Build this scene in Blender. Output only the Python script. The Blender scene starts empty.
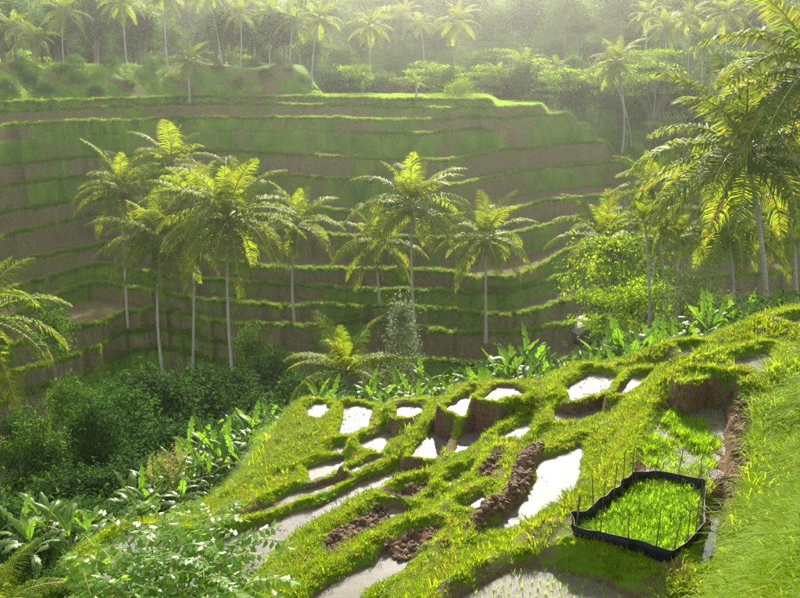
import bpy, bmesh, math, random
import numpy as np
from mathutils import Vector, Matrix, Euler

R = math.radians
rng = np.random.default_rng(7)
random.seed(7)
scene = bpy.context.scene
COL = scene.collection

# ------------------------------------------------------------------ camera
CZ = 40.0                      # eye height above the datum
FPX = 800.0                    # focal length in photo pixels (photo is 800 x 598)
VH = 60.0                      # row of the horizon
PITCH = math.atan((299 - VH) / FPX)
cam = bpy.data.cameras.new("camera")
cam.sensor_width = 36
cam.lens = 36 * FPX / 800
cam.clip_start = 0.1
cam.clip_end = 5000
camo = bpy.data.objects.new("camera", cam)
camo.location = (0, 0, CZ)
camo.rotation_euler = (math.pi / 2 - PITCH, 0, 0)
COL.objects.link(camo)
scene.camera = camo

# ------------------------------------------------------------------ sky and sun
SUN_AZ = R(5)                 # to the right of the view direction
SUN_EL = R(28)
world = bpy.data.worlds.new("World")
scene.world = world
world.use_nodes = True
nt = world.node_tree
nt.nodes.clear()
sky = nt.nodes.new("ShaderNodeTexSky")
sky.sky_type = 'NISHITA'
sky.sun_disc = False
sky.sun_elevation = SUN_EL
sky.sun_rotation = SUN_AZ
sky.air_density = 1.0
sky.dust_density = 1.1
sky.ozone_density = 1.0
hs = nt.nodes.new("ShaderNodeHueSaturation")
hs.inputs['Saturation'].default_value = 0.35
bg = nt.nodes.new("ShaderNodeBackground")
bg.inputs['Strength'].default_value = 0.15
wo = nt.nodes.new("ShaderNodeOutputWorld")
nt.links.new(sky.outputs[0], hs.inputs['Color'])
nt.links.new(hs.outputs[0], bg.inputs['Color'])
nt.links.new(bg.outputs[0], wo.inputs['Surface'])
sun = bpy.data.lights.new("sun", 'SUN')
sun.energy = 5.0
sun.angle = R(0.6)
sun.color = (1.0, 0.93, 0.78)
suno = bpy.data.objects.new("sun", sun)
sd = Vector((math.sin(SUN_AZ) * math.cos(SUN_EL), math.cos(SUN_AZ) * math.cos(SUN_EL), math.sin(SUN_EL)))
suno.rotation_euler = (-sd).to_track_quat('-Z', 'Y').to_euler()
suno.location = (0, 0, 120)
COL.objects.link(suno)
scene.view_settings.view_transform = 'Standard'
scene.view_settings.look = 'None'
scene.view_settings.exposure = 1.6
scene.view_settings.gamma = 1.0
scene.render.engine = 'CYCLES'
cy = scene.cycles
cy.use_denoising = True
cy.max_bounces = 5
cy.diffuse_bounces = 2
cy.glossy_bounces = 2
cy.transmission_bounces = 3
cy.transparent_max_bounces = 4
cy.volume_bounces = 0
cy.use_light_tree = False
cy.use_adaptive_sampling = True
cy.adaptive_threshold = 0.03
cy.caustics_reflective = False
cy.caustics_refractive = False

# ------------------------------------------------------------------ pixel geometry
CP, SP = math.cos(PITCH), math.sin(PITCH)
def ray(u, v):
    xr = (np.asarray(u, float) - 400) / FPX
    yi = (np.asarray(v, float) - 299) / FPX
    return xr, CP - yi * SP, -SP - yi * CP
def at_t(u, v, t):
    a, b, c = ray(u, v)
    return np.array([a * t, b * t, CZ + c * t])
def at_z(u, v, z):
    a, b, c = ray(u, v)
    t = (z - CZ) / c
    return a * t, b * t
def to_px(p):
    x, y, z = p[0], p[1], p[2] - CZ
    d = y * CP - z * SP
    return 400 + FPX * x / d, 299 + FPX * (-y * SP - z * CP) / d

# ------------------------------------------------------------------ numpy noise
def _hash(ix, iy, s):
    h = (ix.astype(np.int64) * 374761393 + iy.astype(np.int64) * 668265263 + s * 1442695041) & 0x7fffffff
    h = ((h ^ (h >> 13)) * 1274126177) & 0x7fffffff
    return ((h ^ (h >> 16)) & 0xffff) / 65535.0
def vnoise(x, y, s=0):
    ix, iy = np.floor(x), np.floor(y)
    fx, fy = x - ix, y - iy
    fx = fx * fx * (3 - 2 * fx); fy = fy * fy * (3 - 2 * fy)
    a = _hash(ix, iy, s); b = _hash(ix + 1, iy, s); c = _hash(ix, iy + 1, s); d = _hash(ix + 1, iy + 1, s)
    return (a * (1 - fx) + b * fx) * (1 - fy) + (c * (1 - fx) + d * fx) * fy
def fbm(x, y, s=0, o=3):
    r = 0; w = 0.5
    for i in range(o):
        r = r + w * vnoise(x, y, s + i * 17); x = x * 2.03; y = y * 2.03; w *= 0.5
    return r / (1 - 0.5 ** o)
def sstep(a, b, x):
    t = np.clip((x - a) / (b - a), 0, 1)
    return t * t * (3 - 2 * t)
def softplus(d, w):
    return w * np.logaddexp(0, d / w)

# ------------------------------------------------------------------ near slope: base sheet
def base_near(x, y):
    yy = y - softplus(y - 19.5, 1.5)
    z = CZ - 5.46 + 0.314 * x - 0.2655 * yy
    s = (x - 4.0) * 0.888 - (y - 9.3) * 0.46          # right of the bank's toe
    z = z + 0.55 * softplus(s - 0.1, 0.25) * (1 - sstep(14.5, 18.5, y))
    z = z + 0.75 * np.exp(-(((x - 8.3) / 1.7) ** 2 + ((y - 17.7) / 1.1) ** 2))
    return z
def hit_base(u, v, f=base_near):
    a, b, c = ray(u, v)
    t = 20.0
    for _ in range(60):
        e = (CZ + c * t) - float(f(a * t, b * t))
        t += e * 1.2
    return float(t)
CREST = [(960, 285), (860, 300), (800, 305), (745, 320), (700, 340), (655, 352), (600, 368), (560, 374), (520, 388), (490, 380),
         (455, 394), (420, 400), (380, 402), (340, 398), (305, 402), (292, 425), (270, 455), (225, 490), (180, 508), (130, 518),
         (60, 530), (20, 580), (-40, 660)]
crest_xy = []
for u, v in CREST:
    t = hit_base(u, v)
    a, b, c = ray(u, v)
    crest_xy.append((float(a * t), float(b * t)))
crest_xy = [(30, 22)] + crest_xy + [(-12, 3), (-12, -30), (60, -30), (60, 22)]

def poly_sd(px, py, poly):
    """signed distance to a polygon, negative inside"""
    P = np.asarray(poly, float)
    d2 = np.full(px.shape, 1e9)
    inside = np.zeros(px.shape, bool)
    n = len(P)
    for i in range(n):
        ax, ay = P[i]; bx, by = P[(i + 1) % n]
        ex, ey = bx - ax, by - ay
        wx, wy = px - ax, py - ay
        h = np.clip((wx * ex + wy * ey) / (ex * ex + ey * ey + 1e-12), 0, 1)
        dx, dy = wx - ex * h, wy - ey * h
        d2 = np.minimum(d2, dx * dx + dy * dy)
        c = ((ay > py) != (by > py))
        with np.errstate(divide='ignore', invalid='ignore'):
            xi = ex * (py - ay) / (ey if abs(ey) > 1e-12 else 1e-12) + ax
        inside ^= c & (px < xi)
    d = np.sqrt(d2)
    return np.where(inside, -d, d)

# ------------------------------------------------------------------ paddies, traced in photo pixels
# name: (kind, z offset from the slope, pixels)
FIELDS = {
 'W1': ('water', -.1, [(308,410),(316,404),(325,403),(328,413),(319,420),(310,416)]),
 'W2': ('water', -.1, [(346,407),(358,405),(370,409),(367,428),(348,438),(340,436),(345,420)]),
 'W3': ('water', .15, [(398,408),(404,406),(420,407),(421,414),(409,418),(398,419)]),
 'W4': ('water', 0, [(360,443),(374,439),(392,430),(390,439),(383,446),(380,456),(366,449)]),
 'W5': ('water', 0, [(329,456),(336,447),(343,446),(341,456)]),
 'W6': ('water', 0, [(312,470),(326,465),(343,460),(336,469),(322,476),(313,482)]),
 'W7': ('water', 0, [(350,470),(380,457),(384,459),(368,467),(354,473)]),
 'W8': ('water', -.15, [(412,457),(420,446),(436,428),(446,425),(456,434),(445,450),(434,460)]),
 'W9': ('water', .45, [(446,408),(460,401),(474,392),(475,403),(463,417),(452,412)]),
 'W10': ('water', .5, [(482,400),(498,387),(512,388),(524,394),(518,398),(504,397),(494,402)]),
 'W11': ('water', -.15, [(478,409),(500,426),(482,437),(466,446),(455,453),(468,436)]),
 'W12': ('water', -.1, [(502,438),(528,422),(528,432),(514,441)]),
 'W14': ('water', .25, [(566,390),(580,381),(592,373),(616,377),(606,389),(596,395),(572,402),(570,394)]),
 'W15': ('water', 0, [(558,423),(561,415),(586,407),(610,399),(600,412),(574,421)]),
 'W16': ('water', .1, [(615,396),(630,383),(634,377),(648,377),(636,387),(622,396)]),
 'W17': ('water', 0, [(656,385),(670,373),(667,384)]),
 'W18': ('water', .1, [(680,350),(697,349),(695,354),(686,359)]),
 'W19': ('water', .15, [(735,365),(744,360),(767,353),(770,361),(765,376),(748,369)]),
 'W20': ('water', .1, [(786,323),(810,317),(812,325),(794,327)]),
 'W21': ('marsh', -.25, [(636,484),(668,481),(700,483),(730,490),(731,470),(730,450),(729,430),(727,412),(740,404),(722,405),(704,403),(688,401),(668,406),(655,425),(645,445),(632,470)]),
 'BERM': ('berm', 0, [(684,386),(704,378),(728,372),(746,383),(756,384),(750,366),(725,360),(700,368),(680,378)]),
 'W22': ('water', -.2, [(710,506),(726,506),(722,536),(710,568),(694,574),(703,540)]),
 'W23': ('water', 0, [(540,459),(566,451),(582,442),(586,452),(582,462),(583,470),(575,494),(560,508),(540,515),(526,527),(506,535),(481,540),(492,527),(514,509),(526,493),(534,478),(534,464)]),
 'W24': ('water', 0, [(463,509),(486,492),(484,507),(476,512)]),
 'W25': ('water', 0, [(445,484),(460,477),(474,472),(462,481),(450,486)]),
 'W26': ('water', 0, [(436,474),(416,471),(390,476),(366,484),(352,493),(340,500),(322,510),(298,515),(276,525),(250,534),(215,545),(170,543),(130,536),(112,548),(108,575),(130,600),(190,604),(236,590),(262,555),(288,534),(312,524),(340,518),(368,507),(388,498),(402,487)]),
 'W27': ('water', 0, [(232,523),(260,514),(280,505),(294,496),(312,492),(328,487),(352,480),(350,485),(328,495),(308,498),(294,501),(280,510),(260,518)]),
 'W29': ('mud', 0, [(56,556),(87,536),(107,530),(92,548),(80,574),(60,590)]),
 'W30': ('water', 0, [(384,556),(409,561),(394,573),(358,589),(344,612),(300,614),(326,597),(346,583),(380,566)]),
 'W31': ('water', 0, [(384,506),(400,509),(411,515),(403,522),(393,512)]),
 'M1': ('mud', .05, [(322,552),(332,535),(356,521),(382,508),(400,518),(386,530),(366,540),(330,560)]),
 'M2': ('mud', .05, [(380,549),(404,537),(436,528),(442,533),(426,549),(408,560),(396,559)]),
 'M3': ('mud', .05, [(388,502),(400,492),(424,484),(432,490),(412,505),(394,506)]),
 'M6': ('mud', .05, [(478,483),(486,464),(500,454),(498,470),(488,488)]),
 'W32': ('paddy', -.1, [(456,600),(472,589),(488,580),(506,570),(528,565),(550,568),(582,574),(612,586),(648,606),(640,640),(430,640)]),
 'NUR': ('nursery', -.05, [(632,485),(659,485),(704,494),(704,508),(702,536),(693,553),(674,566),(650,561),(610,551),(573,542),(570,527),(585,527),(605,511),(621,496)]),
}
fields = []
for nm, (kind, off, pts) in FIELDS.items():
    cu = sum(p[0] for p in pts) / len(pts); cv = sum(p[1] for p in pts) / len(pts)
    t = hit_base(cu, cv)
    z = CZ + ray(cu, cv)[2] * t + off
    poly = [tuple(float(q) for q in at_z(u, v, z)) for u, v in pts]
    fields.append(dict(name=nm, kind=kind, z=float(z), poly=poly))
FZ = {f['name']: f for f in fields}
def setz(nm, z):
    f = FZ[nm]; f['z'] = z
    f['poly'] = [tuple(float(q) for q in at_z(u, v, z)) for u, v in FIELDS[nm][2]]
setz('W19', CZ - 6.72); setz('BERM', CZ - 6.78); setz('W21', CZ - 7.36); setz('W22', CZ - 7.36); setz('NUR', CZ - 7.28)
def offset_poly(P, r):
    P = np.asarray(P, float); n = len(P)
    area = 0.5 * np.sum(P[:, 0] * np.roll(P[:, 1], -1) - np.roll(P[:, 0], -1) * P[:, 1])
    V = []
    for i in range(n):
        a, b, d = P[i - 1], P[i], P[(i + 1) % n]
        e1 = (b - a) / (np.linalg.norm(b - a) + 1e-9); e2 = (d - b) / (np.linalg.norm(d - b) + 1e-9)
        nn = np.array([e1[1] + e2[1], -(e1[0] + e2[0])]); nn = nn / (np.linalg.norm(nn) + 1e-9) * (1 if area > 0 else -1)
        V.append(b + nn * r)
    return np.array(V), area
for f in fields:                          # the dike's overhanging grass hides a hand's breadth of water
    if f['kind'] == 'water' and f['name'] not in ('W22', 'W23'):
        f['poly'] = [tuple(q) for q in offset_poly(f['poly'], .20 if f['name'] in ('W26', 'W27', 'W30', 'W6', 'W12', 'W15', 'W11') else .10)[0]]
# clod ridges thrown up beside the ponds (pixels, height)
RIDGES = [([(542,450),(527,470),(520,490),(505,508),(478,530)], .30, .32),
          ([(739,414),(739,428),(736,450),(736,475),(734,492)], .34, .38),
          ([(735,492),(720,496),(708,498)], .12, .3)]

def near_height(x, y, want=False):
    sdc = poly_sd(x, y, crest_xy)
    B0 = base_near(x, y) - 0.10
    wsum = np.full(x.shape, 1 / 1.1 ** 3); hsum = B0 * wsum
    bump = np.zeros(x.shape)
    wob = (fbm(x * 2.2, y * 2.2, 21) - .5) * 0.16
    grass = np.ones(x.shape); mud = np.zeros(x.shape)
    dist = np.full(x.shape, 9.0)
    for f in fields:
        P = np.array(f['poly']); m = 2.6
        k = (x > P[:, 0].min() - m) & (x < P[:, 0].max() + m) & (y > P[:, 1].min() - m) & (y < P[:, 1].max() + m)
        if not k.any(): continue
        d = poly_sd(x[k], y[k], P) + wob[k] * .5
        f['_k'] = k; f['_d'] = d
        w = np.clip(2.6 - d, 0, 1) / np.maximum(d, .06) ** 3
        wsum[k] += w; hsum[k] += w * (f['z'] + .05)
        if f['kind'] != 'nursery':
            hb = .05 + .14 * vnoise(x[k] * .6, y[k] * .6, 31)
            bump[k] = np.maximum(bump[k], hb * np.exp(-((d - .22) / .14) ** 2))
        if f['kind'] != 'berm': dist[k] = np.minimum(dist[k], np.abs(d))
    H = hsum / wsum + bump
    out = np.maximum(sdc, 0)
    H = H - 0.9 * softplus(sdc - 0.05, 0.2) + 0.3 * softplus(sdc - 5, 1.0) + (fbm(x * .35, y * .35, 3) - .5) * 0.8 * sstep(0.5, 4, out)
    H = H + (fbm(x * 1.3, y * 1.3, 5) - .5) * 0.14 * sstep(.1, 1, dist) + (fbm(x * 5, y * 5, 9, 2) - .5) * 0.05
    for f in fields:
        if '_k' not in f or f['kind'] == 'nursery': continue
        k, d = f['_k'], f['_d']
        H[k] = np.maximum(H[k], np.where((d > -.05) & (d < .6), f['z'] + .09 - 3.0 * np.maximum(d - .2, 0), -99))
    for pts, hh, ww in RIDGES:
        q = []
        for u, v in pts:
            t = hit_base(u, v); a, b, c = ray(u, v); q.append((float(a * t), float(b * t)))
        d = np.full(x.shape, 9.0)
        for (ax, ay), (bx, by) in zip(q[:-1], q[1:]):
            ex, ey = bx - ax, by - ay
            h = np.clip(((x - ax) * ex + (y - ay) * ey) / (ex * ex + ey * ey), 0, 1)
            d = np.minimum(d, np.hypot(x - ax - ex * h, y - ay - ey * h))
        w = 1 - sstep(ww * .5, ww, d + wob * .5)
        H = H + w * (hh * (.1 + 1.2 * fbm(x * 5.5, y * 5.5, 77, 4) ** 1.5) - .05)
        mud = np.maximum(mud, w)
    for f in fields:
        if '_k' not in f: continue
        k, d = f['_k'], f['_d']
        ins = 1 - sstep(-.10, .0, d)
        for g in fields:                       # a higher field keeps its dike
            if g is f or g['z'] < f['z'] + .15: continue
            Pg = np.array(g['poly']); xk, yk_ = x[k], y[k]
            near = (xk > Pg[:, 0].min() - .5) & (xk < Pg[:, 0].max() + .5) & (yk_ > Pg[:, 1].min() - .5) & (yk_ < Pg[:, 1].max() + .5)
            if not near.any(): continue
            dg = np.full(d.shape, 9.0); dg[near] = poly_sd(xk[near], yk_[near], Pg)
            ins = ins * sstep(.17, .24, dg)
        if f['kind'] == 'berm':
            H[k] = np.maximum(H[k], H[k] * (1 - ins) + (f['z'] + .05) * ins); continue
        if f['kind'] == 'mud':
            fl = f['z'] + (fbm(x[k] * 3.2, y[k] * 3.2, 41, 3) - .35) * .36
        elif f['kind'] == 'nursery':
            fl = np.full(d.shape, f['z'] + .03)
        elif f['kind'] == 'marsh':
            fl = f['z'] - .05 + (fbm(x[k] * 1.1, y[k] * 1.1, 43, 3) - .45) * .30
        else:
            fl = f['z'] - .10 + (fbm(x[k] * 1.7, y[k] * 1.7, 44, 3) - .5) * .14
        H[k] = H[k] * (1 - ins) + fl * ins
        mud[k] = np.maximum(mud[k], (1 - sstep(-.07, .0, d)) * np.where(ins > .02, 1, 0))
    for f in fields:
        f.pop('_k', None); f.pop('_d', None)
    if want:
        return H, mud, sdc, dist
    return H

# ------------------------------------------------------------------ far hill: terrace edges traced in photo pixels, top to bottom
EDGES = [
 [(-200,112),(0,106),(100,103),(248,100),(313,97.5),(340,101),(360,102),(450,101),(488,103)],
 [(-200,124),(0,114),(63,111),(100,109.6),(180,106),(313,107),(360,107.6),(420,109.5),(485,112),(538,110.5)],
 [(-200,150),(0,133),(50,127),(100,125),(145,123),(200,121),(263,120),(300,121),(353,122),(410,122.5),(465,120),(490,124.5),(523,121.5),(545,121),(566,119)],
 [(-200,164),(0,144),(100,137),(200,132),(340,131),(360,134),(423,136),(460,132),(480,131),(520,132),(560,131),(584,132)],
 [(-200,225),(0,184),(63,166.6),(105,161.5),(180,153),(230,153),(293,156),(356,160),(410,161.5),(450,163),(465,158),(510,152),(550,148),(575,145),(604,145)],
 [(-200,250),(0,199),(38,192),(100,184),(180,174),(240,175),(288,178),(320,180),(380,184),(455,188),(480,182),(520,173),(550,169),(613,164),(635,170),(656,172)],
 [(-200,280),(0,215),(40,208),(100,200),(200,203),(300,208),(340,213),(440,219),(500,215),(525,207),(550,202),(613,197),(700,188),(900,175)],
 [(-200,310),(0,239),(40,230),(97,215),(200,228),(331,238),(400,240),(470,241),(510,237),(536,230),(560,223.5),(600,214),(700,205),(900,190)],
 [(-200,345),(0,268),(58,256),(108,245),(200,262),(303,272),(415,272),(453,275),(473,281),(510,280),(536,271),(560,254),(600,243),(700,232),(900,218)],
 [(-200,380),(0,295),(35,284),(85,269),(103,266),(180,281),(268,286),(290,288),(380,293),(453,294),(500,297),(540,286),(570,275),(620,262),(700,254),(900,240)],
 [(-200,410),(0,325),(55,298),(88,286),(110,286),(200,302),(263,308),(380,309.6),(410,310),(470,315),(500,319),(530,315),(560,304),(585,298),(652,281.5),(720,279),(800,272),(900,265)],
 [(-200,440),(0,352),(50,335),(108,324),(188,326),(240,327),(313,329),(350,324),(398,325),(410,330),(440,334),(490,337.5),(520,335),(560,327),(573,325),(650,310),(740,303),(800,295),(900,285)],
 [(-200,475),(0,385),(60,372),(85,364),(100,350),(148,338),(200,345),(300,360),(423,364),(445,365),(500,369),(550,367),(595,356),(700,335),(800,325),(900,315)],
 [(-200,500),(0,405),(60,385),(100,372),(120,358),(160,350),(220,365),(300,385),(400,395),(500,400),(600,385),(800,350),(900,340)],
 [(-200,560),(0,452),(40,440),(60,412),(80,425),(100,427),(115,405),(200,420),(300,425),(400,430),(600,420),(900,370)],
]
END_U = {0: 488, 1: 540, 2: 568, 3: 586, 4: 606, 5: 658}     # where the upper terraces turn away round the nose
NL = len(EDGES)
SY0, SZ0, SSL = 79.0, CZ - 31.0, 0.455
TH = np.linspace(-0.78, 0.78, 761)
level_z = []
for k, e in enumerate(EDGES):
    v = np.interp(430, [p[0] for p in e], [p[1] for p in e])
    a, b, c = ray(430, v)
    t = (SZ0 - SSL * SY0 - CZ) / (c - SSL * b)
    level_z.append(float(CZ + c * t))
print('levels', [round(z - CZ, 1) for z in level_z])
YK = np.zeros((NL, len(TH))); BUND = np.ones((NL, len(TH)))
ENDW = np.zeros((NL, len(TH)))
for k in range(NL - 1, -1, -1):
    e = EDGES[k]
    us = np.linspace(e[0][0], e[-1][0], 400)
    vs = np.interp(us, [p[0] for p in e], [p[1] for p in e])
    ker = np.ones(9) / 9
    vs = np.convolve(np.pad(vs, 4, mode='edge'), ker, 'valid')
    x, y = at_z(us, vs, level_z[k])
    th = x / y
    YK[k] = np.interp(TH, th, y)
    if k in END_U:
        ue = END_U[k]
        xe, ye = at_z(ue, np.interp(ue, us, vs), level_z[k])
        the = xe / ye
        ENDW[k] = sstep(the - .002, the + .016, TH)
        YK[k] = np.where(TH > the, ye + (TH - the) * 60, YK[k])
    if k < NL - 1:
        dz = level_z[k] - level_z[k + 1]
        YK[k] = np.maximum(YK[k], YK[k + 1] + dz * .5 + .5)
    YK[k] += (vnoise(TH * 120, TH * 0 + k * 7.3, 5) - .5) * .9 + (vnoise(TH * 400, TH * 0 + k * 7.3, 6) - .5) * .35
BUND[3] = sstep(-.062, -.05, TH) * (1 - sstep(.09, .12, TH))
GREEN = {1: .35, 2: .75, 3: .85, 4: .25, 5: .5, 6: .35, 7: .3, 8: .35, 9: .55, 10: .4, 11: .3, 12: .3, 13: .6, 14: .7, 0: .5}

def interp_th(arr, th):
    i = np.clip((th - TH[0]) / (TH[1] - TH[0]), 0, len(TH) - 1.001)
    j = i.astype(int); f = i - j
    return arr[j] * (1 - f) + arr[j + 1] * f

def far_height(x, y, want=False):
    y = np.maximum(y, 2.0)
    th = np.clip(x / y, -.77, .77)
    ylow = interp_th(YK[NL - 1], th)
    H = level_z[-1] - 2.0 - np.clip(ylow - 3 - y, 0, 60) * .12
    grass = np.full(x.shape, .8); bundm = np.zeros(x.shape)
    riser = np.zeros(x.shape)
    zlow = np.full(x.shape, level_z[-1] - 2.0)
    for k in range(NL - 1, -1, -1):
        yk = interp_th(YK[k], th)
        w = 1 - (interp_th(ENDW[k], th) if k in END_U else 0)
        zk = level_z[k]
        dz = zk - (level_z[k + 1] if k < NL - 1 else level_z[-1] - 2)
        rw = dz * .42
        s = sstep(-rw, 0.0, y - yk)
        H = H + dz * s * w
        b = interp_th(BUND[k], th) * w
        bump = np.exp(-((y - yk - .35) / .34) ** 2) * b
        H = H + bump * .28
        tread = s
        g = GREEN[k]
        gr = np.clip(.5 + (fbm(x * .16, k * 3.1 + (y - yk) * .3, 50 + k) - .74 + .42 * g) * 1.9, .05, .9)
        on = (y > yk - rw - .5) & (y < yk + .1) & (w > .3)
        grass = np.where(on, gr, grass)
        riser = np.where(on, 1, riser)
        tr = (y >= yk + .1) & (w > .3)
        if k > 0:
            grass = np.where(tr, .25 * sstep(.5, .7, fbm(x * .3, y * .5, 90)), grass)
        else:
            grass = np.where(tr, .95, grass)
        if k == 1:
            grass = np.where(tr & (th > .095), .95, grass)
        if 2 <= k <= 5:
            grass = np.where(tr & (interp_th(ENDW[k - 1], th) > .5), .95, grass)
        riser = np.where(tr, 0, riser)
        bundm = np.maximum(bundm, np.clip(bump * 1.6, 0, 1))
    grass = np.maximum(grass, bundm)
    # the mound on the left, above the terraces
    y1 = interp_th(YK[0], th)
    mw = 1 - sstep(-.118, -.090, th + (fbm(y * .2, x * .1, 8) - .5) * .012)
    mz = (5.2 + 2.2 * (fbm(x * .07, y * .07, 18) - .4)) * sstep(0.8, 13, y - y1 + (fbm(x * .15, y * .15, 12) - .5) * 6)
    H = H + mz * mw
    mon = (mw > .3) & (y > y1 + 1)
    grass = np.where(mon, sstep(.30, .46, fbm(x * .11, y * .25, 14)), grass)
    # gully behind, then the forested hill
    yb = np.where(th < .12, 158, 158 - (np.clip(th, .12, .5) - .12) * 120)
    yb = np.where(th < -.1, 190, yb)
    back = sstep(0, 14, y - yb)
    zg = CZ - 15 + np.clip(y - yb - 10, 0, 1e9) * .30
    zg = np.where(zg > CZ + 60, CZ + 60, zg) + (fbm(x * .03, y * .03, 60) - .5) * 8
    H = H * (1 - back) + zg * back
    grass = np.where(back > .2, .9, grass)
    H = H + (fbm(x * .6, y * .6, 4) - .5) * .25
    if want:
        return H, grass, bundm, riser
    return H

def ground(x, y):
    x = np.atleast_1d(np.asarray(x, float)); y = np.atleast_1d(np.asarray(y, float))
    return np.maximum(near_height(x, y), far_height(x, y))
def gz(x, y):
    return float(ground(x, y)[0])
def hit(u, v, t0=6.0, t1=320.0):
    """first point of the terrain along a photo pixel's ray"""
    a, b, c = ray(u, v)
    ts = t0 * (t1 / t0) ** np.linspace(0, 1, 900)
    g = ground(a * ts, b * ts)
    w = np.nonzero(CZ + c * ts < g)[0]
    t = ts[w[0]] if len(w) else t1
    return float(t), (float(a * t), float(b * t), float(CZ + c * t))

# ------------------------------------------------------------------ materials
def new_mat(name):
    m = bpy.data.materials.new(name); m.use_nodes = True
    t = m.node_tree; t.nodes.clear()
    o = t.nodes.new('ShaderNodeOutputMaterial')
    return m, t, o
def N(t, typ, **kw):
    n = t.nodes.new(typ)
    for k, v in kw.items(): setattr(n, k, v)
    return n
def L(t, a, b): t.links.new(a, b)
def ramp(t, fac, stops):
    r = N(t, 'ShaderNodeValToRGB')
    e = r.color_ramp.elements
    while len(e) < len(stops): e.new(0.5)
    for q, (p, c) in zip(e, stops):
        q.position = p; q.color = (*c, 1) if len(c) == 3 else c
    if fac is not None: L(t, fac, r.inputs[0])
    return r.outputs[0]
def mix(t, f, a, b, mode='MIX'):
    m = N(t, 'ShaderNodeMix', data_type='RGBA', blend_type=mode)
    for inp, v in ((m.inputs[0], f), (m.inputs[6], a), (m.inputs[7], b)):
        if hasattr(v, 'is_linked'): L(t, v, inp)
        elif isinstance(v, (int, float)): inp.default_value = v
        else: inp.default_value = (*v, 1)
    return m.outputs[2]
def noise(t, vec, scale, detail=4, rough=.6):
    n = N(t, 'ShaderNodeTexNoise'); n.inputs['Scale'].default_value = scale
    n.inputs['Detail'].default_value = detail; n.inputs['Roughness'].default_value = rough
    if vec is not None: L(t, vec, n.inputs['Vector'])
    return n.outputs['Fac']
def math_(t, op, a, b=None, clamp=False):
    m = N(t, 'ShaderNodeMath', operation=op); m.use_clamp = clamp
    for i, v in enumerate((a, b)):
        if v is None: continue
        if hasattr(v, 'is_linked'): L(t, v, m.inputs[i])
        else: m.inputs[i].default_value = v
    return m.outputs[0]

def leaf_material(name, dark, light, trans, tfac=.45, rough=.5, spec=.35, yellow=None, yfac=0.0, pos_scale=.35):
    """foliage: reflecting blade plus light coming through it; hue shifts from plant to plant and from spray to spray"""
    m, t, o = new_mat(name)
    info = N(t, 'ShaderNodeObjectInfo'); geo = N(t, 'ShaderNodeNewGeometry')
    n1 = noise(t, geo.outputs['Position'], pos_scale, 3)
    f = math_(t, 'ADD', math_(t, 'MULTIPLY', info.outputs['Random'], .55), math_(t, 'MULTIPLY', n1, .55), True)
    c = mix(t, f, dark, light)
    lit = mix(t, f, tuple(.75 * q for q in trans), trans)
    if yellow:
        n2 = noise(t, geo.outputs['Position'], pos_scale * 2.3, 2)
        yf = math_(t, 'MULTIPLY', ramp(t, n2, [(.52, (0, 0, 0)), (.66, (1, 1, 1))]), yfac)
        c = mix(t, yf, c, yellow); lit = mix(t, yf, lit, tuple(1.3 * q for q in yellow))
    p = N(t, 'ShaderNodeBsdfPrincipled')
    L(t, c, p.inputs['Base Color']); p.inputs['Roughness'].default_value = rough
    p.inputs['Specular IOR Level'].default_value = spec
    tr = N(t, 'ShaderNodeBsdfTranslucent'); L(t, lit, tr.inputs['Color'])
    mx = N(t, 'ShaderNodeMixShader'); mx.inputs[0].default_value = tfac
    L(t, p.outputs[0], mx.inputs[1]); L(t, tr.outputs[0], mx.inputs[2]); L(t, mx.outputs[0], o.inputs[0])
    return m
def plain(name, c1, c2, scale=4, rough=.85, bump=.3, spec=.2, vecscale=None):
    m, t, o = new_mat(name)
    tc = N(t, 'ShaderNodeTexCoord'); v = tc.outputs['Object']
    if vecscale:
        mp = N(t, 'ShaderNodeMapping'); mp.inputs['Scale'].default_value = vecscale; L(t, v, mp.inputs[0]); v = mp.outputs[0]
    n = noise(t, v, scale, 5, .65)
    p = N(t, 'ShaderNodeBsdfPrincipled')
    L(t, mix(t, ramp(t, n, [(.3, (0, 0, 0)), (.7, (1, 1, 1))]), c1, c2), p.inputs['Base Color'])
    p.inputs['Roughness'].default_value = rough; p.inputs['Specular IOR Level'].default_value = spec
    if bump:
        b = N(t, 'ShaderNodeBump'); b.inputs['Strength'].default_value = bump; b.inputs['Distance'].default_value = .05
        L(t, n, b.inputs['Height']); L(t, b.outputs[0], p.inputs['Normal'])
    L(t, p.outputs[0], o.inputs[0])
    return m

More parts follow.
